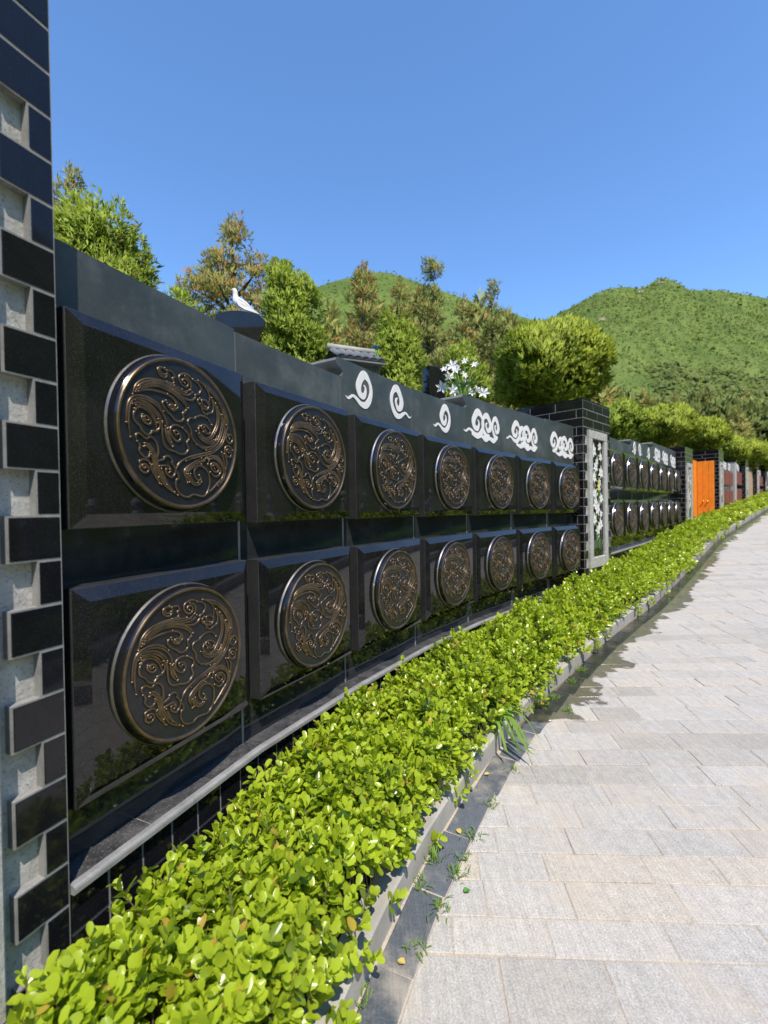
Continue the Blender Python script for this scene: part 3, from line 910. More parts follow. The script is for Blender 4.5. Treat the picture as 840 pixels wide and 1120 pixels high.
            for c in range(3):
                for t in range(m_):
                    e = 0.005 / L
                    u0, u1 = t / m_ + e, (t + 1) / m_ - e
                    z1_ = zl + zs[i] - 0.031 - c * 0.112; z0_ = z1_ - 0.101
                    fr = [R_[i] + (R_[i + 1] - R_[i]) * u - NN[i] * 0.008 for u in (u0, u1)]
                    bk = [p - NN[i] * 0.02 for p in fr]
                    q = fr + bk[::-1]
                    b3.add([loc(p, z0_) for p in q] + [loc(p, z1_) for p in q], [(0, 1, 5, 4), (1, 2, 6, 5), (3, 0, 4, 7), (4, 5, 6, 7)], 'tile')
        b.build('ledge', root, (0, 0, 0)); b2.build('ledge_nosing', root, (0, 0, 0)); b3.build('foot_tiles', root, (0, 0, 0))
    # slabs, each with its medallion
    meshes = {}
    proto = None
    for i, (x, y, a, w) in enumerate(segs):
        key = round(w, 3)
        if key not in meshes: meshes[key] = slab_mesh(w, H, BACK, face=face, bev=0.040 if H > 0.5 else 0.02, rise=0.0185 if H > 0.5 else 0.008)
        for r in (0, 1):
            z = z_mid + rows[r][0] - H + slope * (cum[i] + w / 2)
            if proto is None:
                s = bpy.data.objects.new('niche_slab', meshes[key])
                md = bpy.data.objects.new('medallion', MEDAL) if kind == 'medallion' else None
                proto = (s, md)
            else:
                s = proto[0].copy(); s.data = meshes[key]
                md = proto[1].copy() if proto[1] else None
            link(s, root, (x - org.x, y - org.y, z - org.z), math.pi / 2 - a)
            if md: link(md, s, (w / 2, -0.0, H / 2))
    for (i, t, zc, knd) in clouds:
        x, y, a, w = segs[i]
        p = np.array([x, y]) + hv(a) * t - nv(a) * (BACK - 0.001)
        o = bpy.data.objects.new('cloud_inlay', CLOUD[knd])
        link(o, root, (p[0] - org.x, p[1] - org.y, z_mid + zc - org.z), math.pi / 2 - a)
    return root

W1 = niche_wall('long black niche wall nearest the viewer, curving, with fourteen bronze cloud medallions', SEG, CAMZ,
                [0.767, 0.757, 0.866, 0.868, 0.985, 1.0, 1.01],
                [(2, 0.14, 0.725, 'single'), (2, 0.655, 0.724, 'single_mirrored'), (3, 0.40, 0.716, 'single'), (4, 0.24, 0.755, 'double'), (5, 0.27, 0.745, 'triple'), (6, 0.39, 0.73, 'cluster')],
                0.028, 0.1, steps=(2, 4))
seg2 = []
for i in range(7):
    p = A2 + hv(H2) * (0.44 + 0.885 * i)
    seg2.append((float(p[0]), float(p[1]), H2, 0.812))
W2 = niche_wall('second black medallion niche wall, beyond the flower panel pillar and before the orange gate', seg2, CAMZ + 0.26,
                [0.767, 0.757, 0.866, 0.868, 0.985, 1.0, 1.01],
                [(2, 0.14, 0.725, 'single'), (2, 0.655, 0.724, 'single_mirrored'), (3, 0.40, 0.716, 'single'), (4, 0.30, 0.755, 'double'), (5, 0.33, 0.745, 'triple'), (6, 0.42, 0.73, 'cluster')],
                0.12, 0.05, slope=0.0, steps=(2, 4))

# ------------------------------------------------------------------ tiled pillars with a toothed stone frame
PITCH = 0.1135
def lily(b, x, z, s, rot, y, cols=('petal',)):
    for k in range(6):
        a = rot + k * math.pi / 3
        L = s * (1.0 if k % 2 else 0.85); w = s * 0.24
        dx, dz = math.cos(a), math.sin(a); px, pz = -dz, dx
        yy = y - 0.0006 * (k + 1)
        v = [(x, yy, z), (x + dx * L * .45 + px * w, yy - .004, z + dz * L * .45 + pz * w), (x + dx * L, yy - .001, z + dz * L), (x + dx * L * .45 - px * w, yy - .004, z + dz * L * .45 - pz * w)]
        b.add(v, [(0, 3, 2, 1)], cols[0])
    b.tube([(x, y - .006, z), (x, y - .012, z)], s * 0.08, 'lime', 6)

def pillar(label, x, y, a, z1, width=0.94, depth=1.27, zbase=None, frame_low=None, flowers=True):
    zg = float(G(x, y)) - 0.25
    root = empty('tiled_pillar', (x, y, zg), math.pi / 2 - a)
    tag(root, label, 'pillar', 'black tiled pillars between the walls', 'thing')
    zt = z1 - zg
    core = MB(); tl = MB(); st = MB()
    m_ = 0.0018; rec = 0.027
    ncourse = int((zt) / PITCH) + 1
    core.box(0.003, width - 0.003, rec + 0.012, depth - 0.003, 0, zt - 0.002, 'grout')
    gap = 0.0042
    def tile_front(t0, t1, z0_, z1_):
        core.box(max(t0, 0.002), min(t1, width - 0.002), m_, rec + 0.02, z0_, z1_, 'grout')
        tl.cbox(max(t0 + gap, 0.003), min(t1 - gap, width - 0.003), 0.0, 0.02, z0_ + gap, z1_ - gap, 'tile', 0.002)
    low_full = (frame_low - zg) if frame_low else 0.45
    for c in range(ncourse):
        c1 = zt - c * PITCH; c0 = max(c1 - PITCH, 0.0)
        if c1 <= 0.02: break
        if c < 3 or c1 < low_full:
            n_ = 3
            offs = [0.0, 0.34, 0.68, width] if c % 2 == 0 else [0.0, 0.125, 0.48, 0.82, width]
            for t0, t1 in zip(offs[:-1], offs[1:]): tile_front(t0, t1, c0, c1)
        else:
            L = 0.125 if c % 2 == 1 else 0.06
            tile_front(0.0, L, c0, c1); tile_front(width - L, width, c0, c1)
        # side faces, running bond, starting flush with the front corner
        offs = [0.0] + list(np.arange(0.085 if c % 2 else 0.36, depth - 0.02, 0.36)) + [depth]
        for d0, d1 in zip(offs[:-1], offs[1:]):
            for sx, X in ((0, lambda q, dd, zz: (q, dd, zz)), (1, lambda q, dd, zz: (width - q, dd, zz))):
                e0 = d0 + (0.005 if d0 == 0 else gap)
                p = [(0.0005, e0), (0.0005, d1 - gap), (0.016, d1 - gap), (0.016, e0)]
                v = [X(q, dd, c0 + gap) for q, dd in p] + [X(q, dd, c1 - gap) for q, dd in p]
                tl.add(v, [(0, 1, 2, 3), (7, 6, 5, 4), (0, 4, 5, 1), (1, 5, 6, 2), (2, 6, 7, 3), (3, 7, 4, 0)], 'tile')
    core.box(0.0016, 0.02, 0.0035, depth - 0.003, 0, zt - 0.003, 'grout'); core.box(width - 0.02, width - 0.0016, 0.0035, depth - 0.003, 0, zt - 0.003, 'grout')
    core.box(0.0, width, 0.0, depth, zt + 0.001, zt + 0.02, 'tile')
    ztf = zt - 3 * PITCH
    st.box(0.05, width - 0.05, rec, rec + 0.03, low_full, ztf, 'stone')
    # frame of four bars round a sunk panel
    fo, fw = 0.155, 0.105
    zb = low_full + 0.02; zu = ztf - 0.03
    for (t0, t1, z0_, z1_) in ((fo, width - fo, zu - fw, zu), (fo, width - fo, zb, zb + fw * 1.3), (fo, fo + fw, zb + fw * 1.3, zu - fw), (width - fo - fw, width - fo, zb + fw * 1.3, zu - fw)):
        st.cbox(t0, t1, -0.02, rec - 0.001, z0_, z1_, 'stone', 0.006)
    core.build('pillar_core', root, (0, 0, 0)); tl.build('tile_facing', root, (0, 0, 0)); st.build('stone_frame', root, (0, 0, 0))
    if flowers:
        pn = MB()
        t0, t1 = fo + fw + 0.004, width - fo - fw - 0.004
        pn.box(t0, t1, 0.012, rec - 0.0005, zb + fw * 1.3 + 0.004, zu - fw - 0.004, 'polished')
        fl = MB(); rng = random.Random(5)
        zl, zh = zb + fw * 1.3 + 0.08, zu - fw - 0.08
        cx = (t0 + t1) / 2; Wp = (t1 - t0) / 2 - 0.03
        for k in range(3):
            pts = [(cx + (k - 1) * 0.05 + Wp * 0.5 * math.sin(1.3 * q + k * 2.1) * q / 6 * 1.2, 0.0105 - 0.0005 * k, zl + (zh - zl) * q / 6 * (0.92 - 0.16 * k)) for q in range(7)]
            fl.tube([tuple(p) for p in catmull(pts, 4)], 0.006, 'stalk', 5)
        for k in range(17):
            f_ = k / 16
            x_ = cx + Wp * 0.72 * math.sin(k * 2.4); z_ = zl + (zh - zl) * (0.2 + 0.8 * f_)
            lily(fl, x_, z_, rng.uniform(0.065, 0.115), rng.uniform(0, 3), 0.0085 - 0.0012 * (k % 5))
        for k in range(16):
            x_ = cx + Wp * 0.8 * math.sin(k * 1.7 + 1); z_ = zl + (zh - zl) * rng.uniform(0, 0.6); an = rng.uniform(0.5, 2.6); s = rng.uniform(0.09, 0.16)
            dx, dz = math.cos(an) * s, math.sin(an) * s
            yy = 0.0105 - 0.0007 * (k % 6)
            fl.add([(x_, yy, z_), (x_ + dx * .5 - dz * .12, yy, z_ + dz * .5 + dx * .12), (x_ + dx, yy, z_ + dz), (x_ + dx * .5 + dz * .12, yy, z_ + dz * .5 - dx * .12)], [(0, 3, 2, 1)], 'stalk' if k % 3 else 'petal')
        for (fx, fz, cname, s) in ((-0.6, 0.62, 'pink', 0.03), (0.1, 0.6, 'lime', 0.06), (0.2, 0.66, 'lime', 0.05), (0.7, 0.62, 'purple', 0.035), (0.4, 0.45, 'purple', 0.03)):
            lily(fl, cx + fx * Wp, zl + (zh - zl) * fz, s, 0.4, -0.0005, (cname,))
        p_ = pn.build('inset_panel', root, (0, 0, 0))
        fl.build('lily_picture', p_, (0, 0, 0))
    return root

def front_corner(base, a, t, o): 
    p = np.array(base) + hv(a) * t + nv(a) * o
    return float(p[0]), float(p[1])
px, py = front_corner(SEG[0][:2], SEG[0][2], -0.97, 0.02)
pillar('near black tiled pillar cut off by the picture edge, with grey stone teeth', px, py, SEG[0][2], CAMZ + 1.47, flowers=True)
P7 = (2.5032, 5.8208)
px, py = front_corner(P7, 0.79, 0.016, 0.05)
pillar('black tiled pillar with a white lily picture between the two medallion walls', px, py, 0.79, CAMZ + 1.335, frame_low=CAMZ - 0.86)
px, py = front_corner(A2, H2, 6.63, 0.12)
pillar('black tiled pillar beside the orange gate, at the end of the second medallion wall', px, py, 0.76, CAMZ + 1.36, frame_low=CAMZ - 0.55)
px, py = front_corner(A3, H3, 4.77, 0.08)
pillar('black tiled pillar on the far side of the orange gate', px, py, H3, CAMZ + 1.66, width=0.86, depth=1.2, frame_low=CAMZ - 0.2)
px, py = front_corner(A3, H3, 10.7, 0.1)
pillar('black tiled pillar before the tan stone doorway far along the path', px, py, H3, CAMZ + 1.80, depth=1.0, frame_low=CAMZ + 0.1)
px, py = front_corner(A3, H3, 14.62, 0.1)
pillar('black tiled pillar just past the tan stone doorway', px, py, H3, CAMZ + 1.86, depth=1.0, frame_low=CAMZ + 0.35)
px, py = front_corner(A3, H3, 18.4, 0.1)
pillar('farthest black tiled pillar along the path', px, py, H3, CAMZ + 1.93, depth=1.0, frame_low=CAMZ + 0.6)

# far walls with red slabs
def far_wall(label, t0, n, w, zm, top, face='red', extra=0.1):
    segs = []
    for i in range(n):
        p = A3 + hv(H3) * (t0 + (w + 0.05) * i); segs.append((float(p[0]), float(p[1]), H3, w))
    cl = [(i, w / 2, top - 0.13, k) for i, k in zip(range(n), ('triple', 'cluster', 'double', 'cluster'))] 
    return niche_wall(label, segs, zm, [top] * n, cl, 0.06, extra, slope=0.0, kind='plain', rows=((top - 0.33,), (top - 0.33 - 0.66,)), H=0.5, ledge=True, face=face)
far_wall('far niche wall of dark red slabs just past the orange gate pillar', 5.68, 3, 0.82, CAMZ, 1.42)
far_wall('far niche wall of dark red slabs between a thin post and the tan doorway pillar', 8.72, 2, 0.86, CAMZ, 1.50)
far_wall('far niche wall of dark red slabs beyond the tan doorway', 15.62, 3, 0.84, CAMZ, 1.62)
far_wall('last niche wall of dark red slabs at the far end of the path', 19.42, 4, 0.86, CAMZ, 1.72)

# thin tiled post between two far walls
px, py = front_corner(A3, H3, 8.33, 0.06)
zg = float(G(px, py)) - 0.2
root = tag(empty('stone_post', (px, py, zg), math.pi / 2 - H3), 'narrow grey stone post between two far red slab walls', 'post', None, 'thing')
b = MB(); b.cbox(0, 0.3, 0, 0.42, 0, CAMZ + 1.5 - zg, 'stone', 0.01); b.build('shaft', root, (0, 0, 0))
b = MB(); b.cbox(-0.02, 0.32, -0.02, 0.44, CAMZ + 1.502 - zg, CAMZ + 1.56 - zg, 'tile', 0.01); b.build('cap', root, (0, 0, 0))

# orange gate: one leaf along the alcove, one against the pillar's side
px, py = front_corner(A3, H3, 4.745, -0.5)
zg = float(G(px, py))
root = tag(empty('orange_gate', (px, py, zg), math.pi / 2 - H3), 'bright orange wooden gate with brass knobs between two black pillars', 'gate', None, 'thing')
def leaf(L, hgt):
    b = MB()
    b.box(0, L, 0.012, 0.04, 0.12, hgt, 'orange')
    n_ = max(3, int(L / 0.12))
    for k in range(n_):
        b.cbox(L * k / n_ + 0.004, L * (k + 1) / n_ - 0.004, 0.0, 0.014, 0.125, hgt - 0.005, 'orange', 0.004)
    return b
hG = CAMZ + 1.33 - zg
l1 = leaf(2.6, hG + 0.03).build('gate_leaf', root, (-2.64, 0, 0))
l2 = leaf(0.46, hG).build('gate_leaf', root, (0.0, -0.47, 0), math.pi / 2)
l2.rotation_euler = (0, 0, math.pi / 2)
l2.location = (-0.03, 0.0, 0.0); l2.rotation_euler = (0, 0, -math.pi / 2)
b = MB()
for x_ in (0.17, 0.29):
    b.tube([(x_, 0.0, 0.62), (x_, -0.03, 0.62), (x_, -0.05, 0.62)], [0.014, 0.02, 0.03], 'brass', 8)
b.build('knob', l2, (0, 0, 0))
b = MB(); b.box(-2.7, 0.0, 0.03, 0.3, 0.0, 0.11, 'stone'); b.build('threshold', root, (0, 0, 0))

# tan stone doorway far along
px, py = front_corner(A3, H3, 11.72, -0.05)
zg = float(G(px, py))
root = tag(empty('stone_doorway', (px, py, zg), math.pi / 2 - H3), 'tan stone doorway panel between two far black pillars', 'doorway', None, 'thing')
b = MB(); b.cbox(0.0, 2.86, 0.0, 0.15, 0.2, CAMZ + 1.45 - zg, 'tan', 0.01); b.build('door_panel', root, (0, 0, 0))
b = MB(); b.cbox(-0.02, 2.88, -0.06, 0.3, CAMZ + 1.453 - zg, CAMZ + 1.6 - zg, 'tile', 0.01); b.build('lintel', root, (0, 0, 0))
b = MB(); b.box(0.0, 2.86, -0.04, 0.25, -0.1, 0.197, 'stone'); b.build('threshold', root, (0, 0, 0))

# ------------------------------------------------------------------ hedge of small glossy leaves
def leaf_quads(base, d, nrm, L, W, rng):
    """Obovate folded leaves: base point, direction, normal, size arrays -> verts (n*7, 3), quads+tris."""
    n = len(base)
    side = np.cross(nrm, d); side /= np.linalg.norm(side, axis=1)[:, None] + 1e-9
    nr = np.cross(d, side)
    L = L[:, None]; W = W[:, None]
    cup = rng.uniform(0.05, 0.3, n)[:, None] * W
    p0 = base
    p1 = base + d * L * 0.42 + nr * L * 0.02
    p2 = base + d * L * 1.0 - nr * L * 0.10
    l1 = base + d * L * 0.30 + side * W * 0.36 + nr * cup
    l2 = base + d * L * 0.66 + side * W * 0.50 + nr * (cup - L * 0.02)
    l3 = base + d * L * 0.92 + side * W * 0.36 + nr * (cup * .5 - L * 0.07)
    r1 = base + d * L * 0.30 - side * W * 0.36 + nr * cup
    r2 = base + d * L * 0.66 - side * W * 0.50 + nr * (cup - L * 0.02)
    r3 = base + d * L * 0.92 - side * W * 0.36 + nr * (cup * .5 - L * 0.07)
    V = np.stack([p0, p1, p2, l1, l2, l3, r1, r2, r3], 1).reshape(-1, 3)
    i = (np.arange(n) * 9)[:, None]
    Q = np.concatenate([i + [0, 1, 4, 3], i + [0, 6, 7, 1], i + [1, 2, 5, 4], i + [1, 7, 8, 2]], 1).reshape(-1, 4)
    return V, Q, None

def unit(a): return a / (np.linalg.norm(a, axis=-1, keepdims=True) + 1e-9)

def hedge_z(s, o, rng_noise):
    k = kerb_o(s)
    lo, hi = 0.055, k + 0.035
    f = (o - lo) / (hi - lo)
    edge = np.clip(np.minimum(f / 0.2, (1 - f) / 0.26), 0, 1)
    h = (0.13 + 0.255 * np.sqrt(edge * (2 - edge))) * np.interp(s, [1.3, 2.6, 6.5, 16], [1.0, 0.84, 0.76, 0.92])
    return h + rng_noise
def wob(s, o):
    return 0.035 * np.sin(s * 3.1 + 1.3 * np.sin(o * 5)) * np.cos(o * 7.3 + s * 1.7) + 0.022 * np.sin(s * 9.7 + o * 13.0) + 0.018 * np.sin(s * 17.0 - o * 11.0)
def build_hedge():
    rng = np.random.default_rng(5)
    VV = []; QQ = []; TT = []; TI4 = []; TI3 = []; off = 0
    stems = MB()
    for (s0, s1, dens, sc, nl) in ((-1.3, 1.5, 1050, 1.0, 10), (1.5, 3.5, 900, 1.0, 9), (3.5, 7.0, 560, 1.15, 8), (7.0, 14.0, 260, 1.6, 7), (14.0, 33.0, 75, 2.7, 7)):
        area = (s1 - s0) * 0.72
        n = int(area * dens)
        s = rng.uniform(s0, s1, n); k = kerb_o(s)
        o = 0.075 + rng.uniform(0.0, 1.0, n) * (k + 0.035 - 0.075) + rng.normal(0, 0.012, n)
        top = hedge_z(s, o, wob(s, o)) + rng.normal(0, 0.03, n) + np.where(rng.random(n) < 0.07, rng.uniform(0.02, 0.07, n), 0)
        f = np.clip((o / k - 0.72) / 0.28, 0, 1.2); g = np.clip((0.16 - o) / 0.16, 0, 1)
        P = at(s, o, 0.0); P[:, 2] += top
        N3 = np.stack([np.interp(s, SP_S, SP_N[:, 0]), np.interp(s, SP_S, SP_N[:, 1]), np.zeros(n)], 1)
        ax = np.stack([rng.normal(0, .28, n), rng.normal(0, .28, n), np.ones(n)], 1) + N3 * (f * 0.85 - g * 0.5)[:, None]
        ax = unit(ax)
        Ls = 0.085 * sc ** 0.6
        a1 = unit(np.cross(ax, unit(rng.normal(size=(n, 3))))); a2 = np.cross(ax, a1)
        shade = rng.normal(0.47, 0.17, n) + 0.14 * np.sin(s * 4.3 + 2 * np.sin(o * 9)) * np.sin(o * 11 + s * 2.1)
        for j in range(nl):
            pair, side = divmod(j, 2)
            last = pair == (nl - 1) // 2
            tpos = 1.0 - pair * 0.2 * 10 / nl * (1 + 0 * last)
            # newest pair at the tip stands up, older pairs spread flat
            el = np.radians(rng.normal(62 - pair * 13, 12, n))
            az = pair * math.pi / 2 + side * math.pi + rng.normal(0, 0.35, n)
            d = (a1 * np.cos(az)[:, None] + a2 * np.sin(az)[:, None]) * np.cos(el)[:, None] + ax * np.sin(el)[:, None]
            d = unit(d)
            base = P - ax * (Ls * pair * 0.23)[..., None] if np.ndim(Ls) else P - ax * (Ls * pair * 0.23)
            L = (0.040 if pair else 0.033) * rng.uniform(0.65, 1.3, n) * sc
            W = L * rng.uniform(0.50, 0.68, n)
            V, Q, T = leaf_quads(base, d, ax + 0.35 * rng.normal(size=(n, 3)) * 0.6, L, W, rng)
            VV.append(V); QQ.append(Q + off); off += len(V)
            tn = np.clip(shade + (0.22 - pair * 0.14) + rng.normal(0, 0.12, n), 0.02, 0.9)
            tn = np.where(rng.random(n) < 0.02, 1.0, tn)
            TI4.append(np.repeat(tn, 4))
        if s0 < 5:
            sel = rng.random(n) < 0.4
            for p, a in zip(P[sel], ax[sel]):
                q = p - a * 0.12
                r_ = np.array([q[0] * .6 + p[0] * .4, q[1] * .6 + p[1] * .4, G(p[0], p[1]) + 0.04])
                w = 0.0016; e = np.array([w, 0.3 * w, 0])
                stems.add([p - e, p + e, q + e, q - e, r_ + e, r_ - e], [(0, 1, 2, 3), (3, 2, 4, 5)], 'twig')
    root = empty('hedge', at(0.0, 0.35))
    tag(root, 'low bright green clipped hedge filling the bed between niche walls and kerb', 'hedge', None, 'thing')
    V = np.concatenate(VV) - np.array(root.location)
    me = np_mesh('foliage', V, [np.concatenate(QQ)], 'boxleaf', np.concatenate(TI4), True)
    link(bpy.data.objects.new('foliage', me), root, (0, 0, 0))
    st = stems.build('stems', root, -root.location)
build_hedge()

# ------------------------------------------------------------------ grass and weeds by the kerb
def blades(name, loc, n, L, w, spread, label=None, group=None, lean=(0, 0), seed=0, cat='weed', els=(0.35, 1.2), sag=0.55):
    rng = np.random.default_rng(seed)
    V = []; F = []; T = []
    for k in range(n):
        a = rng.uniform(0, 2 * math.pi); el = rng.uniform(*els); l = L * rng.uniform(0.6, 1.2)
        d = np.array([math.cos(a) + lean[0], math.sin(a) + lean[1], 0]); d /= np.hypot(*d[:2]) + 1e-6
        p = np.array([rng.normal(0, spread), rng.normal(0, spread), 0.0]); side = np.array([-d[1], d[0], 0])
        m_ = 6; b0 = len(V)
        for i in range(m_ + 1):
            t = i / m_
            c = p + d * l * math.cos(el) * t + np.array([0, 0, l * (math.sin(el) * t - sag * t * t)])
            c[2] = max(c[2], -0.01 if t < 0.2 else 0.004 - (0.1 if lean != (0, 0) else 0))
            ww = w * (0.5 + t * 1.4) * (1 - t) ** 0.7 + 0.0004
            V += [c - side * ww, c + side * ww]
        for i in range(m_): F.append((b0 + 2 * i, b0 + 2 * i + 1, b0 + 2 * i + 3, b0 + 2 * i + 2))
        T += [float(np.clip(rng.normal(0.55, 0.18), 0, 0.95))] * m_
    me = np_mesh(name, np.array(V), [np.array(F)], 'grass', T, True)
    o = link(bpy.data.objects.new(name, me), None, loc)
    return tag(o, label, cat, group)
for (s, o, n, L) in ((2.02, 0.63, 30, 0.30), ):
    p = at(s, o, 0.17); nn = np.array([np.interp(s, SP_S, SP_N[:, 0]), np.interp(s, SP_S, SP_N[:, 1])])
    blades('grass_clump', p, n, L, 0.0115, 0.05, 'clump of long grass blades arching over the kerb into the gutter', None, (nn[0] * 0.9, nn[1] * 0.9), 4, 'grass', (0.5, 1.3), 1.15)
WD = [(0.62, 0.775, 8, .05), (0.80, 0.79, 10, .06), (0.98, 0.795, 12, .07), (1.08, 0.80, 9, .05), (1.22, 0.79, 10, .06), (1.02, 0.69, 14, .10), (0.86, 0.685, 9, .07), (1.45, 0.80, 10, .06),
      (1.78, 0.82, 8, .05), (2.6, 0.93, 12, .08), (2.75, 0.80, 16, .09), (3.1, 0.85, 14, .08), (3.35, 0.83, 16, .1), (0.4, 0.66, 8, .06)]
for k, (s, o, n, L) in enumerate(WD):
    blades('weed', at(s, o, 0.0), int(n * 2.2), L * .8, 0.0021, 0.018, 'small tuft of green weeds sprouting from the joints beside the gutter', 'weeds along the gutter', (0, 0), 20 + k, 'weed', (0.6, 1.45), 0.4)
for k, (s, o) in enumerate(((1.66, 0.70), (1.2, 0.74), (0.93, 0.86), (0.55, 0.72))):
    b = MB(); L, W = 0.028, 0.012
    lf = [(0, 0, 0), (L * .25, W * .8, .004), (L * .6, W, .006), (L * .88, W * .5, .005), (L, 0, .003), (L * .85, -W * .55, .006), (L * .55, -W, .007), (L * .2, -W * .7, .004)]
    b.add(lf, [tuple(range(7, -1, -1))], 'yellowleaf' if k != 2 else 'stalk')
    p = at(s, o, 0.006)
    o_ = b.build('fallen_leaf', None, p, k * 1.9)
    tag(o_, 'fallen dry yellow leaf lying in the dark gutter' if k != 2 else 'fresh green leaf lying on the pale pavers', 'leaf', 'fallen dry leaves in the gutter' if k != 2 else None)

# grassy strip across the path (it shows in the polished slabs)
def grass_strip():
    rng = np.random.default_rng(9)
    n = 15000
    s = rng.uniform(-1.0, 22, n); o = rng.uniform(PATH_END + 0.15, PATH_END + 0.85, n)
    P = at(s, o, 0.12)
    a = rng.uniform(0, 2 * math.pi, n); L = rng.uniform(0.12, 0.38, n); w = rng.uniform(0.006, 0.013, n)
    d = np.stack([np.cos(a), np.sin(a), np.zeros(n)], 1); sd = np.stack([-np.sin(a), np.cos(a), np.zeros(n)], 1)
    up = np.array([0, 0, 1.0])
    m = P + d * (L * .25)[:, None] + up * (L * .7)[:, None]; t = P + d * (L * .75)[:, None] + up * (L * .85)[:, None]
    V = np.stack([P - sd * w[:, None], P + sd * w[:, None], m - sd * w[:, None], m + sd * w[:, None], t], 1).reshape(-1, 3)
    i = (np.arange(n) * 5)[:, None]
    tn = np.clip(rng.normal(.5, .2, n), 0, 1)
    me = np_mesh('grass', V, [i + [0, 1, 3, 2], i + [2, 3, 4]], 'grass', np.concatenate([tn, tn]))
    tag(link(bpy.data.objects.new('grass', me)), 'long green grass in the strip across the path', 'grass', None, 'stuff')
grass_strip()

# ------------------------------------------------------------------ trees
def spray_mesh(name, lobes, n, L, W, mat, seed, blades_=3, up=0.5, spread=0.55, gap=0.0, shell=0.55, noise_s=3.0, alt=0.02, droop=0.0):
    """Foliage from many small sprays scattered through lobes (x, y, z, rx, ry, rz), with gaps and an uneven outline."""
    rng = np.random.default_rng(seed)
    lb = np.array(lobes, float)
    vol = lb[:, 3] * lb[:, 4] * lb[:, 5]; pr = vol ** 0.7; pr /= pr.sum()
    k = rng.choice(len(lb), n * 2, p=pr)
    u = unit(rng.normal(size=(n * 2, 3)))
    r = shell + (1.0 - shell) * rng.random(n * 2) ** 0.6
    ph = rng.uniform(0, 6.28, (6,)); 
    wobble = 0.10 * (np.sin(u[:, 0] * 5 + ph[0] + k) + np.sin(u[:, 1] * 6 + ph[1] + 2 * k) + np.sin(u[:, 2] * 7 + ph[2] + 3 * k))
    P = lb[k, :3] + u * lb[k, 3:] * (r * (1 + wobble))[:, None]
    if gap > 0:
        q = P * noise_s
        nz = np.sin(q[:, 0] * 1.7 + ph[3]) * np.sin(q[:, 1] * 1.3 + ph[4]) + np.sin(q[:, 2] * 2.1 + ph[5] + q[:, 0]) * 0.8 + np.sin(q[:, 1] * 3.1 + q[:, 2] * 2.3) * 0.5
        keep = nz > np.quantile(nz, gap)
        P = P[keep]; u = u[keep]; k = k[keep]
    P = P[:n]; u = u[:n]; k = k[:n]; n = len(P)
    clump = np.sin(P[:, 0] * 9 / max(.3, lb[:, 3].max()) + ph[0]) * np.sin(P[:, 2] * 8 / max(.3, lb[:, 5].max()) + ph[1])
    tint0 = np.clip(0.48 + 0.16 * clump + rng.normal(0, 0.17, n), 0.02, 0.9)
    tint0 = np.where(rng.random(n) < alt, 1.0, tint0)
    ax = unit(u * 0.75 + np.array([0, 0, up]) + rng.normal(0, 0.35, (n, 3)) - np.array([0, 0, droop]))
    sd = unit(np.cross(ax, rng.normal(size=(n, 3))))
    Vs = []; Qs = []; Ts = []; Ns = []
    off = 0
    cen = lb[:, :3].mean(0)
    NR = unit(u * 0.65 + unit(P - cen) * 0.55 + np.array([0, 0, 0.25]))
    for b in range(blades_):
        f = (b - (blades_ - 1) / 2) / max(1, (blades_ - 1) / 2) if blades_ > 1 else 0.0
        d = unit(ax + sd * f * spread + rng.normal(0, 0.14, (n, 3)))
        l = L * rng.uniform(0.65, 1.3, n) * (1 - 0.25 * abs(f))
        w = W * rng.uniform(0.7, 1.3, n)
        s2 = unit(np.cross(d, rng.normal(size=(n, 3))))
        m = P + d * (l * .55)[:, None]; t = P + d * l[:, None]
        V = np.stack([P - d * (l * .1)[:, None], m + s2 * w[:, None], t, m - s2 * w[:, None]], 1).reshape(-1, 3)
        i = (np.arange(n) * 4)[:, None] + off
        fl = (np.cross(d, s2) * NR).sum(1) > 0
        q = i + [0, 1, 2, 3]; q[fl] = q[fl][:, ::-1]
        Vs.append(V); Qs.append(q); off += len(V); Ns.append(np.repeat(unit(NR + rng.normal(0, .22, (n, 3))), 4, axis=0))
        Ts.append(np.clip(tint0 + rng.normal(0, .05, n) * (tint0 < 0.95), 0, 1))
    return np_mesh(name, np.concatenate(Vs), [np.concatenate(Qs)], mat, np.concatenate(Ts), True, np.concatenate(Ns))

def trunk_mesh(h, r, limbs, seed):
    rng = random.Random(seed)
    b = MB()
    pts = [(0, 0, -0.3)] + [(rng.uniform(-1, 1) * r * 0.8 * t, rng.uniform(-1, 1) * r * 0.8 * t, h * t) for t in (0.0, 0.2, 0.4, 0.6, 0.8, 1.0)]
    b.tube(pts, [r * 1.25, r * 1.1, r * .95, r * .8, r * .6, r * .4, r * .12], 'bark', 9)
    for (z, a, l, e) in limbs:
        i = min(5, int(z / h * 5) + 1); base = Vector(pts[i]); base.z = z
        tip = base + Vector((math.cos(a) * l * math.cos(e), math.sin(a) * l * math.cos(e), l * math.sin(e)))
        mid = (base + tip) / 2 + Vector((rng.uniform(-1, 1), rng.uniform(-1, 1), rng.uniform(0, 1))) * l * 0.08
        rr = r * max(0.12, 0.5 * (1 - z / h) + 0.12)
        b.tube([base, mid, tip], [rr, rr * .7, rr * .2], 'bark', 6)
    return b.mesh('trunk')

def tree(name, loc, crown_me, trunk_me, label, cat='tree', group=None, rz=0.0, sc=1.0):
    root = empty(name, loc, rz)
    root.scale = (sc, sc, sc)
    tag(root, label, cat, group)
    for nm, me in (('trunk', trunk_me), ('crown', crown_me)):
        if me: link(bpy.data.objects.new(nm, me), root, (0, 0, 0))
    return root

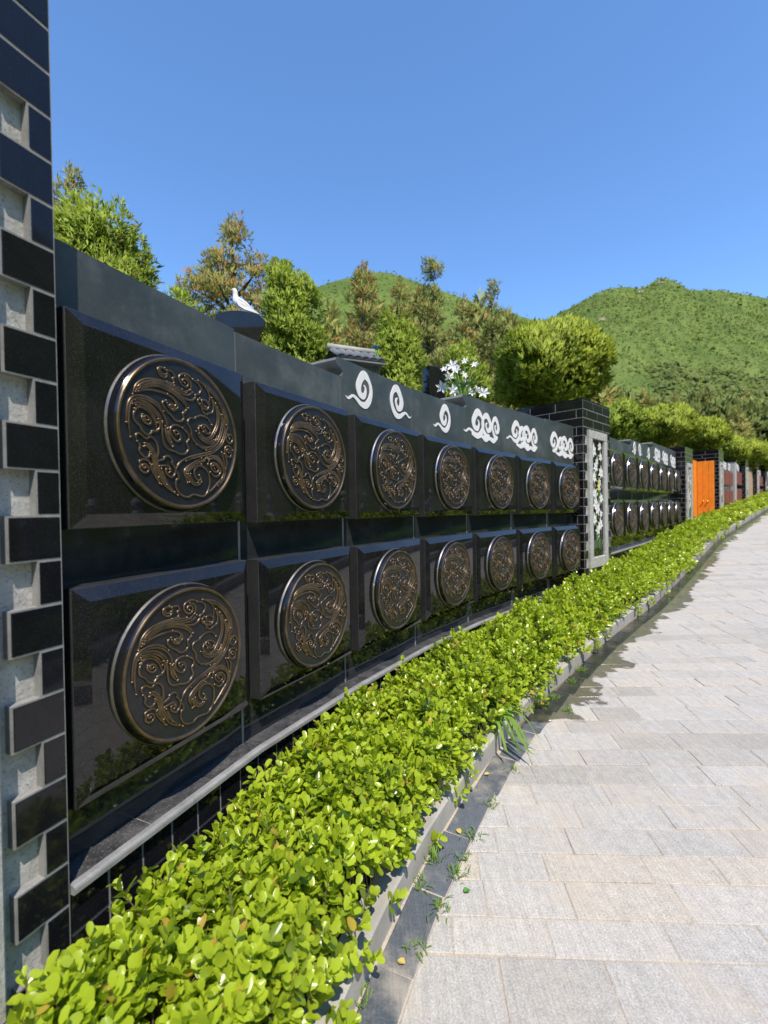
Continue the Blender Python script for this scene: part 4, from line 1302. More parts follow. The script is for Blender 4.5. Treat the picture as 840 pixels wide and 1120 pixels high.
def dirpos(u, Y): return u * Y, Y
def tz(x, y):
    """Height of the terrace behind the walls at (x, y)."""
    i = int(np.argmin(np.hypot(SP[:, 0] - x, SP[:, 1] - y)))
    o = float((np.array([x, y]) - SP[i]) @ SP_N[i])
    return float(G(x, y) + terrace_z(float(SP_S[i]), o))

def thuja_lobes(h, r, seed, taper=0.9, z0=0.1, base=0.75):
    rng = random.Random(seed); out = []
    n = 9; h = h * 0.9
    for i in range(n):
        t = i / (n - 1)
        rr = r * (1 - taper * (max(0, t - .45) / .55) ** 3.0) * min(1, .55 + t * 1.6)
        out.append((rng.uniform(-.1, .1) * r, rng.uniform(-.1, .1) * r, z0 + h * (0.08 + 0.86 * t), rr * rng.uniform(.85, 1.05), rr * rng.uniform(.85, 1.05), h * 0.11))
        for q in range(3):
            a = rng.uniform(0, 6.28)
            out.append((math.cos(a) * rr * .6, math.sin(a) * rr * .6, z0 + h * (0.08 + 0.86 * t) + rng.uniform(-.06, .06) * h, rr * .5, rr * .5, h * .09))
    return out
def pine_parts(h, r, seed, n=1500, mat='pine', L=0.32, z0=0.25, alt=0.12, gap=0.25, spire=0.55):
    """Open irregular pine: whorls of branches ending in needle tufts, the top broken into several leaders."""
    rng = random.Random(seed); lobes = []; limbs = []; h = h * 0.94
    lay = 12
    for i in range(lay):
        t = i / (lay - 1); z = h * (z0 + (1 - z0) * t * 0.93)
        rr = r * (0.7 + 0.3 * math.sin(math.pi * min(1.0, 0.2 + 0.6 * t))) * rng.uniform(.72, 1.12) * (1.0 if t < .72 else 1 - ((t - .72) / .28) ** 1.8 * spire)
        k = 6 if t < 0.8 else 4
        for q in range(k):
            a = q * 2 * math.pi / k + rng.uniform(-.5, .5) + i
            f = rng.uniform(.45, .8)
            lobes.append((math.cos(a) * rr * f, math.sin(a) * rr * f, z + rng.uniform(-.02, .06) * h, rr * .36, rr * .36, h * .045))
            limbs.append((z - 0.03 * h, a, rr * f, 0.35))
    for q in range(9):
        lobes.append((rng.uniform(-.08, .08) * r, rng.uniform(-.08, .08) * r, h * (.62 + .038 * q), r * .22, r * .22, h * .04))
    for q in range(9):
        a = q * 1.7 + seed; lobes.append((math.cos(a) * r * (.26 - .02 * q), math.sin(a) * r * (.26 - .02 * q), h * (.84 + .0165 * q), r * .13, r * .13, h * .045))
    cr = spray_mesh('crown', lobes, n, L, L * 0.08, mat, seed, 5, 0.8, 1.1, gap, 0.2, 2.0, alt)
    return cr, trunk_mesh(h * 0.95, r * 0.06, limbs, seed)

def tree(name, loc, crown_me, trunk_me, label, cat='tree', group=None, rz=0.0, sc=1.0):
    root = empty(name, loc, rz)
    root.scale = (sc, sc, sc)
    tag(root, label, cat, group)
    for nm, me in (('trunk', trunk_me), ('crown', crown_me)):
        if me: link(bpy.data.objects.new(nm, me), root, (0, 0, 0))
    return root

def dirpos(u, Y): return u * Y, Y
def tz(x, y):
    """Height of the terrace behind the walls at (x, y)."""
    i = int(np.argmin(np.hypot(SP[:, 0] - x, SP[:, 1] - y)))
    o = float((np.array([x, y]) - SP[i]) @ SP_N[i])
    return float(G(x, y) + terrace_z(float(SP_S[i]), o))

def thuja_lobes(h, r, seed, taper=0.9, z0=0.1, base=0.75):
    rng = random.Random(seed); out = []
    n = 9; h = h * 0.9
    for i in range(n):
        t = i / (n - 1)
        rr = r * (1 - taper * (max(0, t - .45) / .55) ** 3.0) * min(1, .55 + t * 1.6)
        out.append((rng.uniform(-.1, .1) * r, rng.uniform(-.1, .1) * r, z0 + h * (0.08 + 0.86 * t), rr * rng.uniform(.85, 1.05), rr * rng.uniform(.85, 1.05), h * 0.11))
        for q in range(3):
            a = rng.uniform(0, 6.28)
            out.append((math.cos(a) * rr * .6, math.sin(a) * rr * .6, z0 + h * (0.08 + 0.86 * t) + rng.uniform(-.06, .06) * h, rr * .5, rr * .5, h * .09))
    return out
def pine_parts(h, r, seed, n=1500, mat='pine', L=0.32, z0=0.25, alt=0.12, gap=0.25, top=0.3):
    rng = random.Random(seed); lobes = []; limbs = []
    lay = 9
    for i in range(lay):
        t = i / (lay - 1); z = h * (z0 + (1 - z0) * t * 0.98)
        rr = r * (1 - t) ** 0.65 * (0.75 + 0.35 * rng.random()) + r * 0.13
        k = 5 if t < 0.8 else 3
        for q in range(k):
            a = q * 2 * math.pi / k + rng.uniform(-.5, .5) + i
            lobes.append((math.cos(a) * rr * .62, math.sin(a) * rr * .62, z + rng.uniform(-.02, .05) * h, rr * .42, rr * .42, h * .045))
            limbs.append((z - 0.03 * h, a, rr * .9, 0.3))
    lobes.append((0, 0, h * 0.98, r * top * .5, r * top * .5, h * 0.05))
    cr = spray_mesh('crown', lobes, n, L, L * 0.085, mat, seed, 5, 0.8, 1.1, gap, 0.2, 2.0, alt)
    return cr, trunk_mesh(h * 0.97, r * 0.075, limbs, seed)

# --- the big ones rising over the wall
def top_from(px_y, u, Y):
    """Height at depth Y that appears at a given height in view (used to size trees to their surroundings)."""
    return CAMZ + (560.0 - 8.37 * u - px_y) / 498.0 * Y - 0.0096 * Y
def place(u, Y): 
    x, y = dirpos(u, Y); return x, y, tz(x, y)
x, y, z = place(-0.605, 4.3)
h = top_from(224, -0.605, 4.3) - z
tree('arborvitae', (x, y, z), spray_mesh('crown', thuja_lobes(h, 0.50, 2, 0.32), 16000, 0.075, 0.0075, 'thuja', 21, 4, 0.35, 0.8, 0.12, 0.55, 6.0, 0.05), trunk_mesh(h * .9, 0.06, [(h * .4, 1, .4, .8), (h * .5, 3, .4, .8), (h * .6, 5, .35, .8)], 1),
     'rounded green arborvitae leaning over the wall right beside the near tiled pillar', 'tree')
x, y, z = place(-0.197, 5.0)
h = top_from(292, -0.197, 5.0) - z
tree('arborvitae', (x, y, z), spray_mesh('crown', thuja_lobes(h, 0.40, 4, 0.42), 16000, 0.07, 0.0072, 'thuja', 23, 4, 0.5, 0.7, 0.08, 0.6, 6.0, 0.02), trunk_mesh(h * .9, 0.05, [(h * .3, 1, .3, .8), (h * .5, 3, .3, .8)], 2),
     'tall dense columnar arborvitae behind the white dove', 'tree')
x, y, z = place(0.03, 6.4)
h = top_from(336, 0.03, 6.4) - z
tree('arborvitae', (x, y, z), spray_mesh('crown', thuja_lobes(h, 0.39, 6, 0.5), 14000, 0.075, 0.008, 'thuja', 24, 4, 0.5, 0.7, 0.08, 0.6, 6.0, 0.01), trunk_mesh(h * .9, 0.05, [(h * .3, 1, .3, .8), (h * .5, 3, .3, .8)], 3),
     'egg-shaped bright green arborvitae above the first white cloud scrolls', 'tree')
x, y, z = place(0.175, 7.6)
h = top_from(372, 0.175, 7.6) - z
tree('arborvitae', (x, y, z), spray_mesh('crown', thuja_lobes(h, 0.5, 8, 0.5), 10000, 0.085, 0.009, 'thuja', 25, 4, 0.5, 0.7, 0.12, 0.6, 5.0, 0.01), trunk_mesh(h * .9, 0.05, [(h * .4, 2, .3, .8)], 4),
     'low loose arborvitae behind the white flowers and the black headstone', 'tree')
# round juniper
def round_bush(name, u, Y, ypx, rad, hgt, n, seed, label, L=0.13, mat='bush', dens=0.1, group=None):
    x, y, z = place(u, Y)
    top = top_from(ypx, u, Y) - z
    rng = random.Random(seed)
    lobes = [(0, 0, top - hgt * .5, rad * .82, rad * .82, hgt * .5)]
    for q in range(16):
        a = rng.uniform(0, 6.28); e = rng.uniform(-.35, 1.2)
        lobes.append((math.cos(a) * math.cos(e) * rad * .68, math.sin(a) * math.cos(e) * rad * .68, top - hgt * .52 + math.sin(e) * hgt * .36, rad * .36, rad * .36, hgt * .2))
    cr = spray_mesh('crown', lobes, n, L, L * 0.12, mat, seed, 4, 0.75, 0.8, dens, 0.7, 4.0, 0.015)
    limbs = [(max(0.1, top - hgt) + .06 * q, q * 1.3, rad * .8, 0.75) for q in range(7)]
    return tree(name, (x, y, z), cr, trunk_mesh(max(0.4, top - hgt * .5), 0.07, limbs, seed), label, 'shrub' if 'shrub' in name else 'tree', group)
round_bush('juniper_tree', 0.368, 8.6, 355, 1.06, 1.72, 15000, 31, 'large round golden green juniper rising behind the tiled pillar with lilies')
round_bush('juniper_shrub', 0.605, 13.5, 446, 0.98, 1.2, 7000, 32, 'flat-topped round yellow-green shrub above the second medallion wall', 0.16)
round_bush('juniper_shrub', 0.705, 16.0, 460, 0.68, 1.1, 4500, 33, 'small round yellow-green shrub above the orange gate', 0.17)
round_bush('juniper_shrub', 0.512, 12.0, 440, 0.55, 1.3, 4500, 34, 'darker green shrub squeezed behind the lily pillar top', 0.16, 'thuja')
round_bush('juniper_shrub', 0.757, 19.0, 480, 0.72, 1.1, 3500, 35, 'low spreading shrub above the first far red slab wall', 0.2)
round_bush('juniper_shrub', 0.795, 21.5, 484, 0.72, 1.15, 3000, 36, 'low shrub above the thin grey stone post and red slabs', 0.22)
round_bush('juniper_shrub', 0.828, 24.5, 487, 0.9, 1.3, 3000, 37, 'farthest low shrub over the tan doorway wall', 0.24)
round_bush('juniper_shrub', 0.873, 28.5, 490, 1.1, 1.5, 2600, 38, 'dark shrub at the far right end of the walls', 0.26)
x, y, z = place(-0.44, 5.6)
h = top_from(312, -0.44, 5.6) - z
tree('arborvitae', (x, y, z), spray_mesh('crown', thuja_lobes(h, 0.42, 10, 0.7), 7000, 0.085, 0.009, 'thuja', 26, 4, 0.5, 0.8, 0.15, 0.55, 5.0, 0.02), trunk_mesh(h * .9, 0.05, [(h * .4, 2, .3, .8)], 5),
     'low feathery arborvitae just showing over the wall, left of the dove', 'tree')
# pines
def pine_at(u, Y, ypx, r, seed, label, n=1600, mat='pine', alt=0.12, L=0.3, group=None, gap=0.25, z0=0.25, spire=0.55):
    x, y, z = place(u, Y)
    h = top_from(ypx, u, Y) - z
    cr, tr = pine_parts(h, r, seed, n, mat, L, z0, alt, gap, spire)
    return tree('pine_tree', (x, y, z), cr, tr, label, 'tree', group)
pine_at(-0.665, 13, 198, 1.7, 41, 'airy pine with brown tips behind the near arborvitae', 5000, 'cone', 0.10, 0.18, None, 0.15, 0.2, 0.3)
pine_at(-0.315, 12, 250, 2.5, 42, 'pine thick with orange cones behind the white dove', 12000, 'cone', 0.16, 0.16, None, 0.06, 0.1, 0.2)
pine_at(-0.035, 24, 304, 2.6, 43, 'broad brown-tipped pine in front of the left hill', 5000, 'cone', 0.2, 0.32, None, 0.08, 0.05)
pine_at(0.115, 27, 291, 1.7, 44, 'tallest slender pine against the sky, left of the second', 3800, 'pine', 0.1, 0.3, None, 0.15, 0.05, 0.75)
pine_at(0.245, 27, 311, 1.4, 45, 'thin open pine against the sky, right of the tallest pine', 2600, 'pine', 0.08, 0.3, None, 0.2, 0.1)
pine_at(0.18, 30, 338, 2.6, 46, 'lower brown-green pine standing between the two slender pines', 4000, 'cone', 0.15, 0.34, None, 0.1, 0.05)
pine_at(0.045, 33, 318, 2.6, 47, 'brown-green pine half hidden by the egg-shaped arborvitae', 4000, 'cone', 0.18, 0.36, None, 0.1, 0.05)

# ------------------------------------------------------------------ hills behind
def fbm(x, y, seed, octv=5):
    r = np.random.default_rng(seed); out = np.zeros_like(x); amp = 1.0; f = 1.0
    for _ in range(octv):
        for _k in range(3):
            a = r.uniform(0, 2 * math.pi); p = r.uniform(0, 6.28)
            out += amp * np.sin((x * math.cos(a) + y * math.sin(a)) * f + p + 1.3 * np.sin((x * math.sin(a) - y * math.cos(a)) * f * .7 + p))
        amp *= 0.5; f *= 2.03
    return out / 5
def elev(px, py):
    u = (px - 420) / 498.0
    return u, (560 - py) / 498.0 - 0.0168 * u - 0.0096
def hill(name, ridge, foot_r, rough, seed, e0=0.04, back=0.6):
    """ridge: (u, tangent of elevation, distance): a real hillside lofted from its foot to its ridge and down behind."""
    R = np.array(ridge); uu = np.linspace(R[0, 0], R[-1, 0], 260)
    rd = catmull(R, 24); o_ = np.argsort(rd[:, 0]); rd = rd[o_]
    er = np.interp(uu, rd[:, 0], rd[:, 1]); dr = np.interp(uu, rd[:, 0], rd[:, 2])
    vv = np.concatenate([np.linspace(0, 1, 110), 1 + np.linspace(0.02, 0.9, 24)])
    Ug, Vg = np.meshgrid(uu, vv)
    E_ = np.broadcast_to(er, Ug.shape); D_ = np.broadcast_to(dr, Ug.shape)
    Vc = np.clip(Vg, 0, 1)
    Y = foot_r + (D_ - foot_r) * Vc + (Vg - Vc) * D_ * back
    el = e0 + (E_ - e0) * Vc ** 0.92
    X = Ug * Y
    Z = el * Y
    over = Vg > 1
    Z = np.where(over, E_ * D_ - (Vg - 1) ** 1.3 * E_ * D_ * 0.9, Z)
    env = np.sin(np.pi * np.clip(Vc, 0, 1)) ** 0.8
    gully = fbm(X * 0.018 + 0.5 * fbm(X * .006, Y * .006, seed + 9, 2), Y * 0.010, seed, 6)
    Z = Z + rough * env * gully * Y / 250.0 + 0.9 * fbm(X * .12, Y * .12, seed + 1, 3) * Y / 400.0 * np.clip(Vc * 3, 0, 1)
    V = np.stack([X, Y, Z + CAMZ], -1).reshape(-1, 3)
    n = len(uu); i = np.arange(len(vv) - 1)[:, None]; j = np.arange(n - 1)[None, :]
    F = np.stack([i * n + j, i * n + j + 1, (i + 1) * n + j + 1, (i + 1) * n + j], -1).reshape(-1, 4)
    me = np_mesh(name, V, [F], 'hill', None, True)
    o = tag(link(bpy.data.objects.new(name, me)), kind='structure')
    return X, Y, Z + CAMZ, Vg
def rp(pts): return [(*elev(x, y), d) for x, y, d in pts]
HL = hill('hill', rp([(-700, 470, 200), (-350, 440, 210), (-60, 420, 220), (120, 400, 230), (230, 385, 240), (300, 352, 250), (345, 319, 258), (375, 307, 262), (398, 303, 264), (415, 299, 266), (438, 302, 268), (470, 313, 268), (515, 329, 266), (560, 343, 262), (598, 356, 258), (680, 390, 250), (800, 440, 240)]), 48, 11, 3)
HR = hill('hill', rp([(300, 480, 380), (420, 440, 390), (500, 395, 400), (560, 366, 410), (598, 352, 415), (640, 331, 420), (664, 319, 425), (688, 315, 428), (704, 317, 430), (718, 309, 432), (729, 305, 433), (742, 309, 434), (757, 318, 434), (785, 318, 432), (812, 322, 428), (840, 327, 424), (900, 340, 420), (1000, 362, 410), (1150, 420, 400), (1400, 480, 380)]), 60, 17, 8)

# woods on the slopes: far-off shrubs and trees that read as one mass
def shrub_mass(name, H, n, seed, size, label, vmin, vmax, mat='pine', patch=0.0, u0=-0.8, u1=1.15):
    rng = np.random.default_rng(seed)
    X, Y, Z, Vg = H
    rows = np.where((Vg[:, 0] >= vmin) & (Vg[:, 0] <= vmax))[0]
    i = rng.choice(rows, n * 3); j = rng.integers(0, X.shape[1], n * 3)
    P = np.stack([X[i, j], Y[i, j], Z[i, j]], 1)
    u = P[:, 0] / P[:, 1]
    ok = (u > u0) & (u < u1)
    nz = fbm(P[:, 0] * .03, P[:, 1] * .022, seed + 4, 4)
    ok &= nz > np.quantile(nz, patch)
    P = P[ok][:n]; n = len(P)
    P += rng.normal(0, 1, (n, 3)) * [1.6, 1.6, 0]
    Vs = []; Qs = []; Ts = []; Ns = []; off = 0
    sz = size * rng.lognormal(0, 0.45, n) * (0.6 + P[:, 1] / 400)
    tint = np.clip(rng.normal(0.45, 0.17, n) + 0.12 * fbm(P[:, 0] * .05, P[:, 1] * .04, seed + 2, 3), 0, 0.9)
    for q in range(8):
        tw = -P / np.linalg.norm(P[:, :2], axis=1)[:, None]; tw[:, 2] = 0.5
        d = unit(0.8 * rng.normal(size=(n, 3)) + tw * 1.1); d[:, 2] = np.abs(d[:, 2])
        c = P + d * (sz * rng.uniform(.3, .6, n))[:, None]
        a = unit(np.cross(d, rng.normal(size=(n, 3)))); b = np.cross(d, a)
        w = (sz * rng.uniform(.28, .5, n))[:, None]
        nn = unit(d + np.array([0, 0, .5])); Ns.append(np.repeat(nn, 4, axis=0))
        V = np.stack([c - a * w, c - b * w * .8 + d * w * .3, c + a * w, c + b * w * .8 + d * w * .3], 1).reshape(-1, 3)
        k = (np.arange(n) * 4)[:, None] + off
        Vs.append(V); Qs.append(k + [0, 1, 2, 3]); off += len(V); Ts.append(np.clip(tint + rng.normal(0, .08, n), 0, .95))
    me = np_mesh(name, np.concatenate(Vs), [np.concatenate(Qs)], mat, np.concatenate(Ts), True, np.concatenate(Ns))
    return tag(link(bpy.data.objects.new(name, me)), label, 'woods', None, 'stuff')
M['scrub'] = leafy('hill_scrub', (0.11, 0.155, 0.036), (0.18, 0.235, 0.055), (0.26, 0.22, 0.08), 0.8, 0.3, 0.1)
M['wood'] = leafy('hill_wood', (0.085, 0.12, 0.034), (0.19, 0.23, 0.068), (0.26, 0.2, 0.09), 0.8, 0.3, 0.1)
shrub_mass('hill_scrub', HL, 18000, 61, 0.55, 'green scrub covering the left hill', 0.05, 1.03, 'scrub', 0.0, -0.3, 0.95)
shrub_mass('hill_scrub', HR, 30000, 62, 0.6, 'green scrub covering the right hill', 0.04, 1.03, 'scrub', 0.0, 0.2, 0.95)
shrub_mass('hill_woods', HR, 9000, 63, 1.3, 'darker woods on the lower slope of the right hill', 0.05, 0.5, 'wood', 0.3, 0.3, 1.0)
shrub_mass('hill_woods', HL, 1600, 64, 2.8, 'woods at the foot of the left hill', 0.03, 0.3, 'wood', 0.3)
# bare rock near the right summit
def outcrop(px, py, f, s, seed, label):
    u, e = elev(px, py)
    X, Y, Z, Vg = HR
    j = int(np.argmin(np.abs(X[60] / Y[60] - u)))
    col = (Z[:110, j] - CAMZ) / Y[:110, j]
    i = int(np.argmin(np.abs(col - e)))
    rng = random.Random(seed); b = MB()
    import bmesh
    bm = bmesh.new(); bmesh.ops.create_icosphere(bm, subdivisions=3, radius=1.0)
    for v in bm.verts:
        k = 1 + 0.25 * math.sin(v.co.x * 5 + seed) * math.sin(v.co.y * 4) + 0.2 * math.sin(v.co.z * 7 + seed)
        v.co = Vector((v.co.x * s * 1.5, v.co.y * s, v.co.z * s * 1.1)) * k
    me = bpy.data.meshes.new('rock_outcrop'); bm.to_mesh(me); bm.free(); me.materials.append(M['rock'])
    tag(link(bpy.data.objects.new('rock_outcrop', me), None, (X[i, j], Y[i, j], Z[i, j])), label, 'rock')
M['rock'] = stone('bare_rock', (0.3, 0.22, 0.15), (0.5, 0.4, 0.3), 0.9, 2.0, None, 0.0, 0.3)
outcrop(725, 311, 1, 1.9, 1, 'bare pale rock right at the summit of the right hill')
outcrop(704, 322, 1, 1.9, 2, 'bare pale rock just below and left of the right hill summit')
outcrop(661, 351, 1, 1.6, 3, 'small rock patch lower on the left flank of the right hill')

# individual trees at the foot of the hills
pm = [pine_parts(6.0, 2.0, 71, 1500, 'cone', 0.5, 0.08, 0.1, 0.12), pine_parts(6.0, 1.7, 72, 1500, 'pine', 0.45, 0.1, 0.06, 0.15), pine_parts(6.0, 2.3, 73, 1600, 'cone', 0.5, 0.05, 0.08, 0.1)]
bmesh_ = []
for q in range(2):
    rr = random.Random(80 + q)
    lob = [(0, 0, 2.4, 1.5, 1.5, 1.5)] + [(math.cos(a) * 1.1, math.sin(a) * 1.1, 2.0 + rr.uniform(-.6, 1.2), .8, .8, .7) for a in [k * .8 for k in range(8)]]
    bmesh_.append((spray_mesh('crown', lob, 1300, 0.42, 0.09, 'wood', 80 + q, 3, .5, .8, .1, .6, 2.0, .02), trunk_mesh(2.6, .1, [(1.2, 1, 1, .8), (1.5, 3, 1, .8)], q)))
rng = random.Random(17)
spots = []
for k in range(34):
    u = rng.uniform(0.47, 0.93); Y = rng.uniform(34, 62)
    spots.append((u, Y))
for u, Y in [(0.50, 36), (0.535, 40), (0.57, 44), (0.62, 40), (0.655, 46), (0.70, 42), (0.745, 45), (0.79, 40), (0.83, 44), (0.56, 33), (0.68, 35), (0.775, 36)]:
    spots.append((u, Y))
for k, (u, Y) in enumerate(spots):
    x, y = dirpos(u, Y)
    z = max(tz(x, y), 0)
    ypx = 425 + 45 * (62 - Y) / 28 * 0.6 + rng.uniform(-14, 22)
    hh = max(2.5, min(9.0, top_from(ypx, u, Y) - z))
    if rng.random() < 0.8:
        kind = rng.randrange(3); cr, tr = pm[kind]; sc = hh / 6.0
        lab = ['brown-tipped bushy pine at the foot of the right hill', 'greener slender pine at the foot of the right hill', 'broad olive pine at the foot of the right hill'][kind]
        tree('pine_tree', (x, y, z), cr, tr, lab, 'tree', lab.split(' at ')[0] + 's below the hill', rng.uniform(0, 6), sc)
    else:
        kind = rng.randrange(2); cr, tr = bmesh_[kind]
        tree('leafy_tree', (x, y, z), cr, tr, 'rounded leafy tree among the pines at the foot of the right hill', 'tree', 'leafy trees below the hill', rng.uniform(0, 6), hh / 4.0)
for k, (u, Y, ypx) in enumerate([(0.30, 34, 372), (0.33, 38, 380), (0.40, 40, 372), (0.45, 36, 392), (0.28, 40, 352), (-0.02, 38, 330), (0.09, 40, 332), (0.21, 40, 340), (-0.12, 34, 352)]):
    x, y = dirpos(u, Y); z = tz(x, y); hh = top_from(ypx, u, Y) - z
    cr, tr = pm[k % 3]
    tree('pine_tree', (x, y, z), cr, tr, 'hazy brown-green pine below the left hill, behind the nearer pines', 'tree', 'pines below the left hill', k * 1.1, hh / 6.0)

# ------------------------------------------------------------------ headstones and ornaments behind the first wall
def extr_poly(b, poly, y0, y1, m, X=lambda p: p):
    n = len(poly)
    v = [X((x, y0, z)) for x, z in poly] + [X((x, y1, z)) for x, z in poly]
    b.add(v, [tuple(range(n)), tuple(range(2 * n - 1, n - 1, -1))] + [(k, n + k, n + (k + 1) % n, (k + 1) % n) for k in range(n)], m)
# headstone with the dove
u, Y = -0.305, 2.75
x, y = dirpos(u, Y); z = tz(x, y); top = top_from(346, u, Y)
root = tag(empty('headstone', (x, y, z), 0.29), 'black headstone with a rounded flaring top just behind the wall', 'headstone')
b = MB(); hh = top - z
W = 0.14
pl = [(-W * .62, 0), (W * .62, 0), (W * .7, hh - .16), (W * .95, hh - .06)] + [(W * math.cos(a), hh - .06 + .06 * math.sin(a)) for a in np.linspace(0.15, math.pi - .15, 13)] + [(-W * .95, hh - .06), (-W * .7, hh - .16)]
extr_poly(b, pl, -.07, .07, 'polished'); b.build('tablet', root, (0, 0, 0))
b = MB(); b.cbox(-.16, .16, -.12, .12, -.15, .08, 'side', .01); b.build('plinth', root, (0, 0, 0))
DV = (x, y, top)
# dove: one continuous body, tail and head, with little feet
def dove(loc, rz, sc):
    root = tag(empty('dove_statue', loc, rz), 'small white dove figurine perched on the black headstone', 'statue')
    root.scale = (sc, sc, sc)
    spine = [(-0.62, 0.10, .012, .05), (-0.48, 0.13, .030, .075), (-0.34, 0.175, .055, .095), (-0.2, 0.23, .105, .12), (-0.05, 0.28, .15, .15), (0.1, 0.335, .165, .15), (0.2, 0.40, .145, .13), (0.26, 0.48, .105, .10), (0.285, 0.56, .078, .078),
             (0.30, 0.63, .078, .076), (0.325, 0.685, .080, .075), (0.36, 0.715, .066, .06), (0.395, 0.715, .038, .034), (0.43, 0.70, .016, .014), (0.455, 0.692, .004, .004)]
    P = catmull([(a, 0, c) for a, c, *_ in spine], 4); Rr = catmull([(r1, r2, 0) for *_, r1, r2 in spine], 4)
    b = MB(); n = 14; v = []
    for i, p in enumerate(P):
        d = P[min(i + 1, len(P) - 1)] - P[max(i - 1, 0)]; d = d / np.linalg.norm(d)
        up = np.array([-d[2], 0, d[0]])
        for k in range(n):
            a = 2 * math.pi * k / n
            v.append(p + up * abs(Rr[i, 0]) * math.sin(a) + np.array([0, 1, 0]) * abs(Rr[i, 1]) * math.cos(a))
    f = [(i * n + k, i * n + (k + 1) % n, (i + 1) * n + (k + 1) % n, (i + 1) * n + k) for i in range(len(P) - 1) for k in range(n)]
    f += [tuple(range(n - 1, -1, -1)), tuple((len(P) - 1) * n + k for k in range(n))]
    def tip(q, a=0.2, px=0.05, pz=0.25):
        x_, z_ = q[0] - px, q[2] - pz
        return (px + x_ * math.cos(a) - z_ * math.sin(a), q[1], pz + x_ * math.sin(a) + z_ * math.cos(a))
    i0 = next(i for i, q in enumerate(P) if q[0] > .285)
    def posed(q):
        t = tip(q)
        return t
    b.add([posed(q) for q in v], f, 'white', True); b.build('body', root, (0, 0, 0))
    for s in (-1, 1):
        b = MB()
        w = [(0.16, .42), (0.19, .33), (0.1, .22), (-0.1, .15), (-0.36, .13), (-0.58, .12), (-0.36, .22), (-0.1, .34), (0.06, .42)]
        vv = [(a, s * (0.155 - 0.16 * max(0, -a) ** 1.2 * 0.9), c) for a, c in w]; v2 = [(a, q - s * 0.03, c) for a, q, c in vv]
        m_ = len(w)
        fs = [tuple(range(m_)) if s < 0 else tuple(range(m_ - 1, -1, -1))] + [(k, (k + 1) % m_, m_ + (k + 1) % m_, m_ + k) for k in range(m_)]
        b.add([posed(q) for q in vv + v2], fs, 'white'); b.build('wing', root, (0, 0, 0))
        b = MB()
        b.tube([(0.06, s * .06, .2), (0.05, s * .06, .08), (0.07, s * .06, .02)], [.02, .016, .014], 'white', 6)
        for q in (-.5, 0, .5): b.tube([(0.06, s * .06, .015), (0.06 + .1 * math.cos(q), s * .06 + .1 * math.sin(q), .01)], [.014, .008], 'white', 5)
        b.build('foot', root, (0, 0, 0))
        b = MB(); c = (0.35, s * .066, .725)
        b.tube([posed((c[0], c[1] - s * .01, c[2])), posed((c[0], c[1] + s * .006, c[2]))], [.012, .008], 'bark', 8); b.build('eye', root, (0, 0, 0))
    b = MB(); b.cbox(-.16, .2, -.1, .1, -.02, .012, 'white', .004); b.build('base', root, (0, 0, 0))
dove((DV[0] + 0.01, DV[1], DV[2] + 0.005), math.pi + 0.12, 0.19)
# grey tomb with a small tiled roof
u, Y = -0.062, 3.75
x, y = dirpos(u, Y); z = tz(x, y); top = top_from(384, u, Y)
root = tag(empty('tomb', (x, y, z), 0.42), 'grey stone tomb with a scalloped tile roof and white ridge, behind the wall', 'tomb')
hh = top - z
b = MB(); b.cbox(-.2, .2, -.1, .14, 0, hh - .13, 'cap', .008); b.build('body', root, (0, 0, 0))
b = MB(); nT = 6; Wd = 0.4
for k in range(nT):
    x0 = -Wd / 2 + Wd * k / nT; w = Wd / nT
    for (sy, yr, ye) in ((-1, 0.0, -.2), (1, 0.04, .24)):
        v = []; m_ = 7
        for t, yy, zz in ((0, yr, hh - .02), (1, ye, hh - .13)):
            for q in range(m_):
                a = math.pi * q / (m_ - 1)
                v.append((x0 + w / 2 - math.cos(a) * w / 2, yy, zz + math.sin(a) * w * .38))
        fs = [(q, q + 1, m_ + q + 1, m_ + q) if sy > 0 else (m_ + q, m_ + q + 1, q + 1, q) for q in range(m_ - 1)] + [tuple(m_ + q for q in range(m_))]
        b.add(v, fs, 'cap', True)
b.box(-Wd / 2 + .003, Wd / 2 - .003, -.195, .235, hh - .15, hh - .128, 'cap')
rf = b.build('roof', root, (0, 0, 0))
b = MB(); b.tube([(-Wd / 2 - .01, .02, hh + .012), (Wd / 2 + .01, .02, hh + .012)], .028, 'kerb', 10); b.build('ridge', rf, (0, 0, 0))
# blue flower by the tomb
u, Y = -0.026, 3.7
x, y = dirpos(u, Y); z0_ = top_from(383, u, Y)
root = tag(empty('blue_flower', (x + .05, y - .02, tz(x, y))), 'bright blue artificial flower beside the grey tomb roof', 'flower')
hz = z0_ - tz(x, y)
b = MB(); b.tube([(0, 0, 0), (0.01, 0, hz * .6), (0, 0, hz)], .004, 'stalk', 5); b.build('stem', root, (0, 0, 0))
b = MB()
for k in range(7):
    a = k * .9; r = .022
    b.add([(0, 0, hz), (math.cos(a) * r, math.sin(a) * r, hz + .012), (math.cos(a + .45) * r * 1.35, math.sin(a + .45) * r * 1.35, hz + .022 + .008 * (k % 2)), (math.cos(a + .9) * r, math.sin(a + .9) * r, hz + .012)], [(0, 1, 2, 3)], 'blue')
b.build('petals', root, (0, 0, 0))
